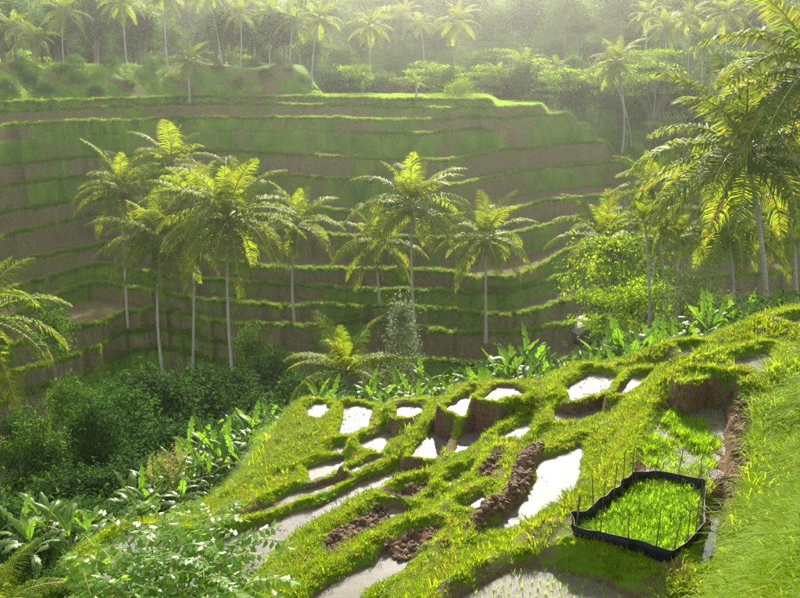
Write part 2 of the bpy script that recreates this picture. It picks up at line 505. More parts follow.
def terrain_material():
    m, t, o = new_mat('terrain')
    at = N(t, 'ShaderNodeAttribute', attribute_name='cover')
    sep = N(t, 'ShaderNodeSeparateColor'); L(t, at.outputs['Color'], sep.inputs[0])
    geo = N(t, 'ShaderNodeNewGeometry'); pos = geo.outputs['Position']
    nb = noise(t, pos, .35, 5); ns = noise(t, pos, 3.5, 6, .7); nf = noise(t, pos, 14, 4, .7)
    grass = mix(t, ramp(t, nb, [(.35, (0, 0, 0)), (.65, (1, 1, 1))]), (.045, .12, .007), (.115, .19, .009))
    grass = mix(t, ramp(t, ns, [(.55, (0, 0, 0)), (.75, (1, 1, 1))]), grass, (.12, .115, .03))
    soil = mix(t, ramp(t, ns, [(.3, (0, 0, 0)), (.7, (1, 1, 1))]), (.075, .064, .027), (.175, .15, .065))
    mud = mix(t, ramp(t, nf, [(.3, (0, 0, 0)), (.75, (1, 1, 1))]), (.05, .032, .02), (.19, .115, .06))
    clay = mix(t, nb, (.12, .098, .045), (.075, .064, .03))
    nm = noise(t, pos, .8, 5, .7)
    g = math_(t, 'ADD', sep.outputs[0], math_(t, 'MULTIPLY', math_(t, 'SUBTRACT', ns, .5), .8), True)
    g = math_(t, 'ADD', g, math_(t, 'MULTIPLY', math_(t, 'SUBTRACT', nm, .5), 1.1), True)
    g = ramp(t, g, [(.36, (0, 0, 0)), (.62, (1, 1, 1))])
    base = mix(t, g, mix(t, sep.outputs[2], soil, clay), grass)
    base = mix(t, sep.outputs[1], base, mud)
    p = N(t, 'ShaderNodeBsdfPrincipled'); L(t, base, p.inputs['Base Color'])
    p.inputs['Roughness'].default_value = .95; p.inputs['Specular IOR Level'].default_value = .04
    b = N(t, 'ShaderNodeBump'); b.inputs['Strength'].default_value = .7; b.inputs['Distance'].default_value = .08
    L(t, math_(t, 'ADD', ns, math_(t, 'MULTIPLY', nf, .5)), b.inputs['Height']); L(t, b.outputs[0], p.inputs['Normal'])
    L(t, p.outputs[0], o.inputs[0])
    return m
def water_material():
    m, t, o = new_mat('paddy_water')
    geo = N(t, 'ShaderNodeNewGeometry'); pos = geo.outputs['Position']
    n = noise(t, pos, 1.2, 4)
    p = N(t, 'ShaderNodeBsdfPrincipled')
    L(t, mix(t, n, (.07, .06, .042), (.16, .142, .11)), p.inputs['Base Color'])
    p.inputs['Roughness'].default_value = .06; p.inputs['IOR'].default_value = 1.36
    b = N(t, 'ShaderNodeBump'); b.inputs['Strength'].default_value = .16; b.inputs['Distance'].default_value = .02
    L(t, noise(t, pos, 5, 3), b.inputs['Height']); L(t, b.outputs[0], p.inputs['Normal'])
    L(t, p.outputs[0], o.inputs[0])
    return m
M = {}
M['terrain'] = terrain_material()
M['water'] = water_material()

# ------------------------------------------------------------------ object helpers
def tag(o, label=None, cat=None, group=None, kind=None):
    if label: o['label'] = label
    if cat: o['category'] = cat
    if group: o['group'] = group
    if kind: o['kind'] = kind
    return o
def link(name, data, mat=None, parent=None, loc=None, rot=None, scl=None):
    o = bpy.data.objects.new(name, data); COL.objects.link(o)
    if mat is not None and data is not None and not data.materials: data.materials.append(mat)
    if parent is not None: o.parent = parent
    if loc is not None: o.location = loc
    if rot is not None: o.rotation_euler = rot
    if scl is not None: o.scale = scl if hasattr(scl, '__len__') else (scl,) * 3
    return o
def mesh_np(name, V, F, mat=None, smooth=False):
    """V (n,3), F (m,3|4) arrays or list of such arrays"""
    me = bpy.data.meshes.new(name)
    V = np.asarray(V, np.float32)
    Fs = F if isinstance(F, list) else [F]
    Fs = [np.asarray(f, np.int32) for f in Fs if len(f)]
    me.vertices.add(len(V)); me.vertices.foreach_set('co', V.ravel())
    nl = sum(f.size for f in Fs); npoly = sum(len(f) for f in Fs)
    me.loops.add(nl); me.loops.foreach_set('vertex_index', np.concatenate([f.ravel() for f in Fs]))
    me.polygons.add(npoly)
    tot = np.concatenate([np.full(len(f), f.shape[1], np.int32) for f in Fs])
    st = np.concatenate([[0], np.cumsum(tot)[:-1]]).astype(np.int32)
    me.polygons.foreach_set('loop_start', st); me.polygons.foreach_set('loop_total', tot)
    if smooth: me.polygons.foreach_set('use_smooth', np.ones(npoly, bool))
    me.update(calc_edges=True); me.validate()
    if mat: me.materials.append(mat)
    return me

# ------------------------------------------------------------------ terrain meshes
def grid_faces(nx, ny, keep=None):
    i = np.arange(nx - 1)[None, :]; j = np.arange(ny - 1)[:, None]
    a = j * nx + i
    F = np.stack([a, a + 1, a + nx + 1, a + nx], -1).reshape(-1, 4)
    return F if keep is None else F[keep.ravel()]
def add_cover(me, g, md, cl):
    at = me.attributes.new('cover', 'FLOAT_COLOR', 'POINT')
    a = np.stack([g, md, cl, np.ones_like(g)], -1).astype(np.float32)
    at.data.foreach_set('color', a.ravel())
NX0, NX1, NY0, NY1, NS = -15.0, 15.5, 2.6, 31.0, 0.085
xs = np.arange(NX0, NX1, NS); ys = np.arange(NY0, NY1, NS)
X, Y = np.meshgrid(xs, ys)
Hn, MUD, SDC, DIST = near_height(X, Y, True)
HN = np.maximum(Hn, far_height(X, Y))
gy, gx = np.gradient(HN, NS)
SLOPE = np.hypot(gx, gy)
STEEP = sstep(1.9, 3.4, SLOPE)
GRASSN = (1 - STEEP) * (1 - MUD)
BANK = sstep(.2, .7, (X - 4.0) * 0.888 - (Y - 9.3) * 0.46) * (1 - sstep(15.2, 16.6, Y))
BARE = sstep(.54, .66, fbm(X * 1.3, Y * 1.3, 130)) * (1 - BANK) * .85
me = mesh_np('near_slope', np.stack([X, Y, HN], -1).reshape(-1, 3), grid_faces(len(xs), len(ys)), M['terrain'], True)
add_cover(me, (GRASSN * (1 - .75 * BARE)).ravel(), np.maximum(MUD, STEEP * .8).ravel(), (BARE * .6).ravel())
tag(link('terraced_slope', me), 'near hillside stepped into small flooded paddies with grassy dikes', 'hillside', kind='structure')

ths = np.linspace(-.76, .76, 780)
yr = np.concatenate([np.geomspace(2.5, 60, 90)[:-1], np.arange(60, 150, .34), np.geomspace(150.4, 460, 60)])
T2, Y2 = np.meshgrid(ths, yr); X2 = T2 * Y2
HF, GF, BF, RF = far_height(X2, Y2, True)
hn = near_height(X2, Y2)
HA = np.maximum(HF, hn)
inb = (X2 > NX0 + .3) & (X2 < NX1 - .3) & (Y2 > NY0 + .3) & (Y2 < NY1 - .3)
HA = np.where(inb, HA - .5, HA)
inner = (X2 > NX0 + 1) & (X2 < NX1 - 1) & (Y2 > NY0 + 1) & (Y2 < NY1 - 1)
q = inner[:-1, :-1] & inner[1:, :-1] & inner[:-1, 1:] & inner[1:, 1:]
GF = np.where(hn > HF, .95, GF)
me = mesh_np('valley_terrain', np.stack([X2, Y2, HA], -1).reshape(-1, 3), grid_faces(len(ths), len(yr), ~q), M['terrain'], True)
CL = np.where((Y2 < 150) & (hn < HF), .6 * (1 - RF), 0)
add_cover(me, GF.ravel(), np.zeros(X2.size), CL.ravel())
tag(link('far_terraces', me), 'far hillside of long rice terraces below a forested hill', 'hillside', kind='structure')

for f in fields:
    if f['kind'] in ('mud', 'nursery', 'berm'): continue
    V, area = offset_poly(f['poly'], .05); n = len(V)
    me = bpy.data.meshes.new('water')
    fc = list(range(n)) if area > 0 else list(range(n))[::-1]
    me.from_pydata([(p[0], p[1], f['z']) for p in V], [], [fc]); me.update()
    tag(link('water', me, M['water']), 'still silty water standing in a paddy', 'water', kind='structure')
# ------------------------------------------------------------------ PLANTS
UP = np.array([0, 0, 1.0])
def unit(v): return v / (np.linalg.norm(v, axis=-1, keepdims=True) + 1e-9)
def tube(pts, rad, sides=7, cap=True):
    pts = np.asarray(pts, float); n = len(pts)
    tan = unit(np.gradient(pts, axis=0))
    ref = np.where(np.abs(tan[:, 2:3]) > .9, np.array([[1.0, 0, 0]]), np.array([[0, 0, 1.0]]))
    a = unit(np.cross(tan, ref)); b = np.cross(tan, a)
    ph = np.linspace(0, 2 * np.pi, sides, endpoint=False)
    V = pts[:, None] + np.asarray(rad)[:, None, None] * (np.cos(ph)[None, :, None] * a[:, None] + np.sin(ph)[None, :, None] * b[:, None])
    F = []
    for i in range(n - 1):
        for j in range(sides):
            k = (j + 1) % sides
            F.append((i * sides + j, i * sides + k, (i + 1) * sides + k, (i + 1) * sides + j))
    V = V.reshape(-1, 3)
    return V, np.array(F)
class Soup:
    def __init__(s): s.V = []; s.F = {3: [], 4: []}; s.n = 0; s.mi = {3: [], 4: []}
    def add(s, V, F, mi=0):
        V = np.asarray(V, float).reshape(-1, 3); F = np.asarray(F, int)
        if not len(F): return
        s.V.append(V); s.F[F.shape[1]].append(F + s.n); s.mi[F.shape[1]].append(np.full(len(F), mi)); s.n += len(V)
    def mesh(s, name, mats, smooth=False):
        Fs = [np.concatenate(s.F[k]) for k in (3, 4) if s.F[k]]
        mi = np.concatenate([np.concatenate(s.mi[k]) for k in (3, 4) if s.mi[k]]).astype(np.int32)
        me = mesh_np(name, np.concatenate(s.V), Fs, None, smooth)
        for m in mats: me.materials.append(m)
        if len(mats) > 1: me.polygons.foreach_set('material_index', mi)
        return me

M['palm'] = leaf_material('palm_leaf', (.040, .085, .008), (.085, .145, .012), (.32, .42, .012), .52, .6, .07, (.34, .25, .01), .55, .45)
M['rachis'] = plain('palm_rachis', (.20, .22, .04), (.28, .26, .06), 3, .6, 0)
M['deadfrond'] = leaf_material('dry_frond', (.13, .085, .04), (.22, .15, .07), (.2, .12, .05), .25, .8, .1)
M['trunk'] = plain('palm_trunk', (.20, .18, .15), (.40, .37, .32), 3, .9, .5, .1, (1, 1, 6))
M['bark'] = plain('tree_bark', (.09, .075, .055), (.2, .175, .14), 5, .9, .5, .1, (1, 1, .3))
M['coconut'] = plain('coconut_husk', (.16, .15, .03), (.24, .17, .05), 2, .5, 0)
M['banana'] = leaf_material('banana_leaf', (.035, .095, .010), (.075, .16, .014), (.16, .34, .014), .5, .42, .25, (.26, .24, .03), .25, .8)
M['banstem'] = plain('banana_stem', (.09, .12, .035), (.16, .14, .06), 4, .6, .1)
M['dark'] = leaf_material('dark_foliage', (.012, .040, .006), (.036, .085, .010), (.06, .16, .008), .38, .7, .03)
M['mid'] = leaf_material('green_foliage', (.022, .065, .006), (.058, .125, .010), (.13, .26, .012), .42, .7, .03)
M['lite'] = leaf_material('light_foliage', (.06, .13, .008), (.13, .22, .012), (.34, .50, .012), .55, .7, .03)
M['pale'] = leaf_material('pale_foliage', (.09, .13, .04), (.19, .22, .09), (.18, .25, .06), .35, .6, .15)
M['shrub'] = leaf_material('shrub_leaf', (.055, .15, .012), (.11, .22, .02), (.34, .60, .015), .55, .4, .16, (.3, .33, .03), .3, 2.5)
M['grass'] = leaf_material('bund_grass', (.10, .20, .004), (.21, .30, .005), (.46, .58, .005), .5, .6, .06, (.36, .27, .03), .5, 1.1)
M['tall'] = leaf_material('bank_grass', (.11, .22, .004), (.23, .33, .005), (.54, .70, .005), .58, .6, .1, (.36, .32, .02), .3, .9)
M['rice'] = leaf_material('rice_seedling', (.10, .22, .003), (.16, .29, .004), (.42, .68, .004), .6, .6, .08, None, 0, 2.0)
M['fargrass'] = leaf_material('terrace_grass', (.05, .13, .005), (.15, .23, .006), (.36, .50, .008), .5, .6, .08, None, 0, .15)

# ---- palm fronds: one mesh for each lean, shared by every palm
def frond_mesh(e0, droop, seed, mat, nl=52, llen=1.25, hang=.55, length=4.6, tatter=.05):
    r = np.random.default_rng(seed)
    n = 15; s = np.linspace(0, 1, n)
    ang = np.radians(e0 - droop * s ** 1.35)
    step = length / (n - 1)
    x = np.concatenate([[0], np.cumsum(np.cos(ang[:-1]) * step)]); z = np.concatenate([[0], np.cumsum(np.sin(ang[:-1]) * step)])
    y = r.uniform(-.35, .35) * s ** 2
    P = np.stack([x, y, z], -1)
    S = Soup()
    V, F = tube(P, .055 * (1 - .85 * s) + .006, 3); S.add(V, F, 1)
    sl = np.concatenate([np.linspace(.13, .995, nl)] * 2); side = np.repeat([1.0, -1.0], nl)
    sl = np.clip(sl + r.normal(0, .006, 2 * nl), .1, 1)
    keep = r.random(2 * nl) > tatter
    sl, side = sl[keep], side[keep]; m = len(sl)
    B = np.stack([np.interp(sl, s, P[:, k]) for k in range(3)], -1)
    T = unit(np.stack([np.interp(sl, s, np.gradient(P[:, k])) for k in range(3)], -1))
    SD = np.zeros((m, 3)); SD[:, 1] = side
    Nn = np.cross(T, np.array([0, 1.0, 0])); Nn = np.where(Nn[:, 2:3] < 0, -Nn, Nn)
    ll = llen * np.sin(np.pi * (.17 + .78 * sl)) ** .75 * r.uniform(.85, 1.08, m)
    D = unit(SD * .85 + T * (.35 + .5 * sl)[:, None] + Nn * .18 + r.normal(0, .07, (m, 3)))
    w = .105 * (1 - .35 * sl)[:, None]
    mid = B + D * (ll * .5)[:, None]
    D2 = unit(D * (1 - hang) - UP * hang * r.uniform(.7, 1.3, m)[:, None])
    tip = mid + D2 * (ll * .5)[:, None]
    W = unit(T + r.normal(0, .15, (m, 3)))
    V = np.stack([B - W * w * .3, B + W * w * .3, mid + W * w * .5, mid - W * w * .5, tip], 1).reshape(-1, 3)
    i = np.arange(m) * 5
    S.add(V, np.stack([i, i + 1, i + 2, i + 3], -1)); S.n -= len(V); S.V.pop(); S.add(V, np.stack([i + 3, i + 2, i + 4], -1))
    return S.mesh('frond', [mat, M['rachis'] if mat is M['palm'] else mat])
FR = []
for q, (e, d) in enumerate([(84, 25), (72, 44), (58, 56), (44, 62), (30, 66), (14, 66), (-6, 62), (-32, 46)]):
    for w in range(2):
        FR.append((e, frond_mesh(e + w * 4 - 2, d * (1 + .1 * w), 100 + q * 2 + w, M['palm'], hang=.35 + .04 * q)))
FRDEAD = [frond_mesh(-62, 24, 140 + w, M['deadfrond'], nl=30, llen=.7, hang=.8, tatter=.3) for w in range(2)]
def nut_mesh():
    bm = bmesh.new()
    for k in range(7):
        a = k * 2.4
        mt = Matrix.Translation((.28 * math.cos(a), .28 * math.sin(a), -.25 - .12 * (k % 3))) @ Matrix.Diagonal((1, 1, 1.25, 1))
        bmesh.ops.create_icosphere(bm, subdivisions=1, radius=.14, matrix=mt)
    me = bpy.data.meshes.new('coconut_bunch'); bm.to_mesh(me); bm.free(); me.materials.append(M['coconut'])
    return me
NUT = nut_mesh()
def palm_at(base, crown, r=4.6, nf=24, label='', group=None, dead=1, nuts=True, name='coconut_palm', seed=0, thick=.17, emin=-32, frscale=None):
    rr = random.Random(seed * 31 + int(abs(base[0]) * 10))
    root = bpy.data.objects.new(name, None); COL.objects.link(root)
    root.location = base; root.empty_display_size = .3
    tag(root, label, 'palm tree', group)
    c = np.array(crown) - np.array(base)
    n = 14; s = np.linspace(0, 1, n)[:, None]
    bend = np.array([rr.uniform(-.03, .03), rr.uniform(-.03, .03), 0]) * c[2]
    P = np.array([0, 0, -.3]) * (1 - s) + np.array([c[0], c[1], 0]) * s ** 1.6 + np.array([0, 0, c[2]]) * s + bend * np.sin(np.pi * s)
    k = np.linspace(0, 1, n)
    rad = thick * (1 - .35 * k) + .13 * thick / .17 * np.exp(-k * 14)
    rad = rad * (1 + .06 * np.sin(np.arange(n) * 2.1))
    V, F = tube(P, rad, 8)
    link('trunk', mesh_np('trunk', V, F, M['trunk'], True), None, root)
    sc = r / 4.6
    a0 = rr.uniform(0, 6.28)
    for i in range(nf):
        fr = i / (nf - 1)
        e = 86 - (86 - emin) * fr ** .8
        cand = sorted(FR, key=lambda q: abs(q[0] - e))[:2]
        mesh = rr.choice(cand)[1]
        q = sc * rr.uniform(.88, 1.08) * (.72 if fr < .09 else 1)
        link('frond', mesh, None, root, tuple(c + np.array([0, 0, .15 - .35 * fr]) * sc), (rr.uniform(-.12, .12), rr.uniform(-.08, .08), a0 + i * 2.39996), q)
    for i in range(dead):
        link('dry_frond', rr.choice(FRDEAD), None, root, tuple(c + np.array([0, 0, -.35])), (0, 0, rr.uniform(0, 6.28)), sc * rr.uniform(.55, .8))
    if nuts:
        link('coconut_bunch', NUT, None, root, tuple(c + np.array([0, 0, -.2])), (0, 0, rr.uniform(0, 6)), sc)
    return root
def palm(uc, vc, ub, t, r=4.6, label='', group=None, **kw):
    c = at_t(uc, vc, t)
    bx, by = float(c[0]), float(c[1])
    for _ in range(4):
        z = gz(bx, by); dep = by * CP - (z - CZ) * SP
        bx = (ub - 400) / FPX * dep
    return palm_at((bx, by, z - .15), tuple(c), r, label=label, group=group, seed=int(uc * 7 + vc), **kw)

# ---- banana plants
def banana_leaf(e0, droop, seed, length=2.15, width=.50):
    r = np.random.default_rng(seed)
    n = 25; s = np.linspace(0, 1, n)
    ang = np.radians(e0 - droop * s ** 1.5); st = length / (n - 1)
    x = np.concatenate([[0], np.cumsum(np.cos(ang[:-1]) * st)]); z = np.concatenate([[0], np.cumsum(np.sin(ang[:-1]) * st)])
    y = r.uniform(-.15, .15) * s ** 2
    wv = np.where(s < .16, .03, width * .5 * np.sin(np.pi * np.clip((s - .13) / .88, 0, 1)) ** .55)
    wv[-1] = .01
    Nx, Nz = -np.sin(ang), np.cos(ang)
    S = Soup()
    for sd in (1, -1):
        fold = r.uniform(.1, .45)
        V = []
        for i in range(n):
            tear = 0 if r.random() > .22 else r.uniform(-.75, -.15) * wv[i]
            for q in (0, .55, 1):
                o = (wv[i] + tear) * q
                V.append((x[i] + Nx[i] * (fold * o - .35 * o * q), y[i] + sd * o, z[i] + Nz[i] * (fold * o - .35 * o * q) - .12 * o * q))
        F = []
        for i in range(n - 1):
            for q in (0, 1):
                a = i * 3 + q
                F.append((a, a + 1, a + 4, a + 3) if sd < 0 else (a, a + 3, a + 4, a + 1))
        S.add(V, F)
    V, F = tube(np.stack([x, y, z - .01], -1), .028 * (1 - .8 * s) + .004, 4); S.add(V, F, 1)
    return S.mesh('leaf', [M['banana'], M['rachis']], True)
BL = [(e, banana_leaf(e, d, 300 + k)) for k, (e, d) in enumerate([(74, 30), (68, 50), (60, 68), (54, 80), (42, 88), (28, 90), (12, 75)])]
def ban_stem():
    s = np.linspace(0, 1, 5)
    V, F = tube(np.stack([0 * s, 0 * s, s], -1), .12 * (1 - .5 * s), 7)
    return mesh_np('stem', V, F, M['banstem'], True)
BSTEM = ban_stem()
def banana(x, y, h=1.2, sc=1.0, label='', group=None, nl=8, seed=0, name='banana_plant'):
    rr = random.Random(seed * 17 + int(x * 100))
    root = bpy.data.objects.new(name, None); COL.objects.link(root)
    root.location = (x, y, gz(x, y) - .05); root.empty_display_size = .2
    tag(root, label, 'banana plant', group)
    link('stem', BSTEM, None, root, None, None, (sc, sc, h))
    a0 = rr.uniform(0, 6.28)
    for i in range(nl):
        e = 84 - 66 * (i / (nl - 1)) ** .9 + rr.uniform(-6, 6)
        mesh = min(BL, key=lambda q: abs(q[0] - e))[1]
        link('leaf', mesh, None, root, (0, 0, h * (1 - .04 * i)), (rr.uniform(-.4, .4), 0, a0 + i * 2.4 + rr.uniform(-.3, .3)), sc * rr.uniform(.8, 1.1))
    return root

# ---- broadleaf crowns
def leaf_quads(S, P, D, Nn, ln, wd, mi=0, fold=.18):
    W = unit(np.cross(D, Nn))
    m = len(P); ln = np.broadcast_to(ln, (m,))[:, None]; wd = np.broadcast_to(wd, (m,))[:, None]
    V = np.stack([P, P + D * ln * .45 + W * wd * .5 + Nn * wd * fold, P + D * ln, P + D * ln * .45 - W * wd * .5 + Nn * wd * fold], 1).reshape(-1, 3)
    i = np.arange(m) * 4
    S.add(V, np.concatenate([np.stack([i, i + 2, i + 1], -1), np.stack([i, i + 3, i + 2], -1)]), mi)
def crown_tree(style, seed, mat, leaf=.3, nclump=46, per=95):
    """returns (trunk mesh, crown mesh); a tree about 8 m tall with a crown about 3 m in radius"""
    r = np.random.default_rng(seed)
    C = []
    if style == 'round':
        while len(C) < nclump:
            p = r.normal(0, 1, 3); p /= np.linalg.norm(p); p *= r.uniform(.45, 1.0) ** .6
            if p[2] < -.55: continue
            lob = .8 + .35 * math.sin(2.7 * math.atan2(p[1], p[0]) + seed) * (1 - abs(p[2]))
            C.append((p[0] * 2.9 * lob, p[1] * 2.9 * lob, 5.2 + p[2] * 2.6))
        spread = (.62, .62, .42); base = 2.6
    elif style == 'bush':
        while len(C) < nclump:
            p = r.normal(0, 1, 3); p /= np.linalg.norm(p); p *= r.uniform(.5, 1.0) ** .5
            if p[2] < -.1: continue
            C.append((p[0] * 1.5, p[1] * 1.5, .25 + p[2] * 1.7 * r.uniform(.75, 1.1)))
        spread = (.36, .36, .26); base = .2
    elif style == 'layered':
        for k in range(nclump):
            lv = r.choice([3.6, 4.9, 6.2, 7.3], p=[.2, .3, .3, .2]); a = r.uniform(0, 6.28); q = r.uniform(.15, 1) ** .6 * (3.6 - .35 * (lv - 3.6))
            C.append((q * math.cos(a), q * math.sin(a), lv + r.normal(0, .15) - q * .06))
        spread = (.75, .75, .13); base = 2.4
    elif style == 'umbrella':
        for k in range(nclump):
            a = r.uniform(0, 6.28); q = r.uniform(0, 1) ** .5 * 3.1
            C.append((q * math.cos(a), q * math.sin(a), 4.6 - .16 * q * q + r.normal(0, .15)))
        spread = (.6, .6, .3); base = 2.0
    elif style == 'cone':
        for k in range(nclump):
            h = r.uniform(0, 1) ** 1.2; a = r.uniform(0, 6.28); q = (1 - h) * 1.45 * r.uniform(.6, 1)
            C.append((q * math.cos(a), q * math.sin(a), .5 + h * 4.4))
        spread = (.3, .3, .26); base = .3
    elif style == 'loose':
        for k in range(nclump):
            p = r.normal(0, 1, 3); p /= np.linalg.norm(p); p *= r.uniform(.3, 1.0)
            C.append((p[0] * 2.3, p[1] * 2.3, 4.6 + p[2] * 2.9))
        spread = (.45, .45, .3); base = 1.6
    C = np.array(C)
    S = Soup()
    cen = np.array([0, 0, C[:, 2].mean() - .5])
    P = np.concatenate([c + r.normal(0, 1, (per, 3)) * spread * r.uniform(.7, 1.25) for c in C])
    out = unit(P - cen)
    Nn = unit(UP * .75 + out * .45 + r.normal(0, .42, P.shape))
    D = unit(np.cross(Nn, r.normal(0, 1, P.shape)) - UP * .15 + out * .3)
    leaf_quads(S, P, D, Nn, leaf * r.uniform(.7, 1.25, len(P)), leaf * .5 * r.uniform(.7, 1.2, len(P)))
    crown = S.mesh('crown', [mat])
    B = Soup()
    if style in ('bush', 'cone'):
        tops = C[r.choice(len(C), 7, False)]
        for c in tops:
            s = np.linspace(0, 1, 6)[:, None]
            V, F = tube(np.array([0, 0, -.2]) * (1 - s) + c * s, np.linspace(.05, .015, 6), 5); B.add(V, F)
    else:
        htop = C[:, 2].max() * .86
        s = np.linspace(0, 1, 9)
        stem = np.stack([.25 * np.sin(s * 3 + seed), .25 * np.sin(s * 2.3 + seed * 2), -.3 + s * (htop + .3)], -1); stem[0, :2] = stem[1, :2] * .6
        V, F = tube(stem, .2 * (1 - .8 * s) + .02, 7); B.add(V, F)
        for c in C[r.choice(len(C), min(16, len(C)), False)]:
            f = np.clip((c[2] - np.hypot(c[0], c[1]) * .55 - base * .3) / htop, .25, .9)
            a = np.array([np.interp(f, s, stem[:, k]) for k in range(3)])
            q = np.linspace(0, 1, 6)[:, None]
            V, F = tube(a * (1 - q) + c * q + UP * .3 * np.sin(np.pi * q), np.linspace(.075, .015, 6), 5); B.add(V, F)
    return B.mesh('trunk', [M['bark']], True), crown
TREES = {}
def treekind(key, *a, **k): TREES.setdefault(key, []).append(crown_tree(*a, **k))
for w in range(3): treekind('dark', 'round', 11 + w, M['dark'], .34, 52, 90)
for w in range(3): treekind('mid', 'round', 21 + w, M['mid'], .34, 48, 85)
for w in range(2): treekind('loose', 'loose', 31 + w, M['mid'], .34, 36, 60)
for w in range(3): treekind('layered', 'layered', 41 + w, M['lite'], .28, 34, 75)
for w in range(2): treekind('umbrella', 'umbrella', 51 + w, M['lite'], .26, 50, 80)
treekind('cone', 'cone', 61, M['pale'], .15, 70, 70)
for w in range(3): treekind('bush', 'bush', 71 + w, M['mid'], .20, 40, 60)
for w in range(2): treekind('dbush', 'bush', 81 + w, M['dark'], .20, 40, 60)
for w in range(2): treekind('lbush', 'bush', 91 + w, M['lite'], .17, 40, 60)
treekind('pbush', 'bush', 95, M['pale'], .12, 44, 60)
# far woods: bigger leaf sprays, fewer of them
for w in range(3): treekind('fdark', 'round', 111 + w, M['dark'], .55, 46, 42)
for w in range(3): treekind('fmid', 'round', 121 + w, M['mid'], .55, 46, 42)
for w in range(2): treekind('flite', 'layered', 131 + w, M['lite'], .5, 40, 40)
def tree(key, x, y, sc, label, group=None, name='broadleaf_tree', cat='tree', sink=.1, zsc=None, seed=0):
    rr = random.Random(int(x * 13 + y * 7) + seed)
    tm, cm = rr.choice(TREES[key])
    root = bpy.data.objects.new(name, None); COL.objects.link(root)
    root.location = (x, y, gz(x, y) - sink); root.empty_display_size = .3
    root.rotation_euler = (0, 0, rr.uniform(0, 6.28)); s = sc * rr.uniform(.9, 1.1)
    zs = (zsc or sc) * rr.uniform(.9, 1.1)
    tag(root, label, cat, group)
    if zs > 1.2 * s:
        top = max(v.co.z for v in cm.vertices)
        q = min(1.2 * s, zs)
        link('trunk', tm, None, root, None, None, (s, s, zs)); link('crown', cm, None, root, (0, 0, (zs - q) * top), None, (s, s, q))
    else:
        root.scale = (s, s, zs)
        link('trunk', tm, None, root); link('crown', cm, None, root)
    return root
def xy(u, t, v=350):
    p = at_t(u, v, t); return float(p[0]), float(p[1])

# ---- scattering for ground cover that nobody could count
def scatter(name, P, rotz, tilt, scl, sources, label, cat, kind='stuff'):
    P = np.asarray(P, np.float32); n = len(P)
    me = bpy.data.meshes.new(name); me.vertices.add(n); me.vertices.foreach_set('co', P.ravel())
    a = me.attributes.new('rot', 'FLOAT_VECTOR', 'POINT')
    rv = np.stack([tilt * np.cos(rotz * 3), tilt * np.sin(rotz * 5), rotz], -1).astype(np.float32); a.data.foreach_set('vector', rv.ravel())
    a = me.attributes.new('scl', 'FLOAT', 'POINT'); a.data.foreach_set('value', np.asarray(scl, np.float32))
    a = me.attributes.new('pick', 'INT', 'POINT'); a.data.foreach_set('value', rng.integers(0, len(sources), n).astype(np.int32))
    o = link(name, me)
    g = bpy.data.node_groups.new(name, 'GeometryNodeTree')
    g.interface.new_socket('Geometry', in_out='INPUT', socket_type='NodeSocketGeometry')
    g.interface.new_socket('Geometry', in_out='OUTPUT', socket_type='NodeSocketGeometry')
    gi, go = g.nodes.new('NodeGroupInput'), g.nodes.new('NodeGroupOutput')
    iop = g.nodes.new('GeometryNodeInstanceOnPoints'); jn = g.nodes.new('GeometryNodeJoinGeometry')
    for so in reversed(sources):
        oi = g.nodes.new('GeometryNodeObjectInfo'); oi.inputs['Object'].default_value = so; oi.inputs['As Instance'].default_value = True
        g.links.new(oi.outputs['Geometry'], jn.inputs[0])
    def attr(nm, typ):
        q = g.nodes.new('GeometryNodeInputNamedAttribute'); q.data_type = typ; q.inputs['Name'].default_value = nm; return q.outputs['Attribute']
    e2r = g.nodes.new('FunctionNodeEulerToRotation')
    g.links.new(attr('rot', 'FLOAT_VECTOR'), e2r.inputs[0])
    g.links.new(gi.outputs[0], iop.inputs['Points']); g.links.new(jn.outputs[0], iop.inputs['Instance'])
    iop.inputs['Pick Instance'].default_value = True
    g.links.new(attr('pick', 'INT'), iop.inputs['Instance Index'])
    g.links.new(e2r.outputs[0], iop.inputs['Rotation']); g.links.new(attr('scl', 'FLOAT'), iop.inputs['Scale'])
    g.links.new(iop.outputs[0], go.inputs[0])
    md = o.modifiers.new(name, 'NODES'); md.node_group = g
    tag(o, label, cat, kind=kind)
    return o
def tuft(name, mat, nb, h, spread, w, lean, seed):
    """a tuft of curved blades about h tall"""
    r = np.random.default_rng(seed); S = Soup()
    a = r.uniform(0, 6.28, nb); q = spread * np.sqrt(r.random(nb))
    B = np.stack([q * np.cos(a), q * np.sin(a), np.full(nb, -.02)], -1)
    d = a + r.normal(0, .8, nb); O = np.stack([np.cos(d), np.sin(d), 0 * d], -1)
    hh = h * r.uniform(.55, 1.1, nb); le = lean * r.uniform(.3, 1.3, nb)
    W = np.stack([-np.sin(d), np.cos(d), 0 * d], -1) * w * .5
    m1 = B + UP * (hh * .55)[:, None] + O * (hh * le * .25)[:, None]
    m2 = B + UP * (hh * .9)[:, None] + O * (hh * le * .75)[:, None]
    tp = B + UP * (hh * (1.0 - .25 * le))[:, None] + O * (hh * le * 1.35)[:, None]
    V = np.stack([B - W, B + W, m1 + W, m1 - W, m2 + W * .75, m2 - W * .75, tp], 1).reshape(-1, 3)
    i = np.arange(nb) * 7
    S.add(V, np.concatenate([np.stack([i, i + 1, i + 2, i + 3], -1), np.stack([i + 3, i + 2, i + 4, i + 5], -1)]))
    S.n -= len(V); S.V.pop(); S.add(V, np.stack([i + 5, i + 4, i + 6], -1))
    return bpy.data.objects.new(name, S.mesh(name, [mat]))
M['straw'] = plain('wet_straw', (.035, .025, .015), (.08, .06, .035), 6, .8, 0)
T_SHORT = [tuft('short_tuft', M['grass'], 16, .13, .075, .012, .7, 400 + k) for k in range(4)]
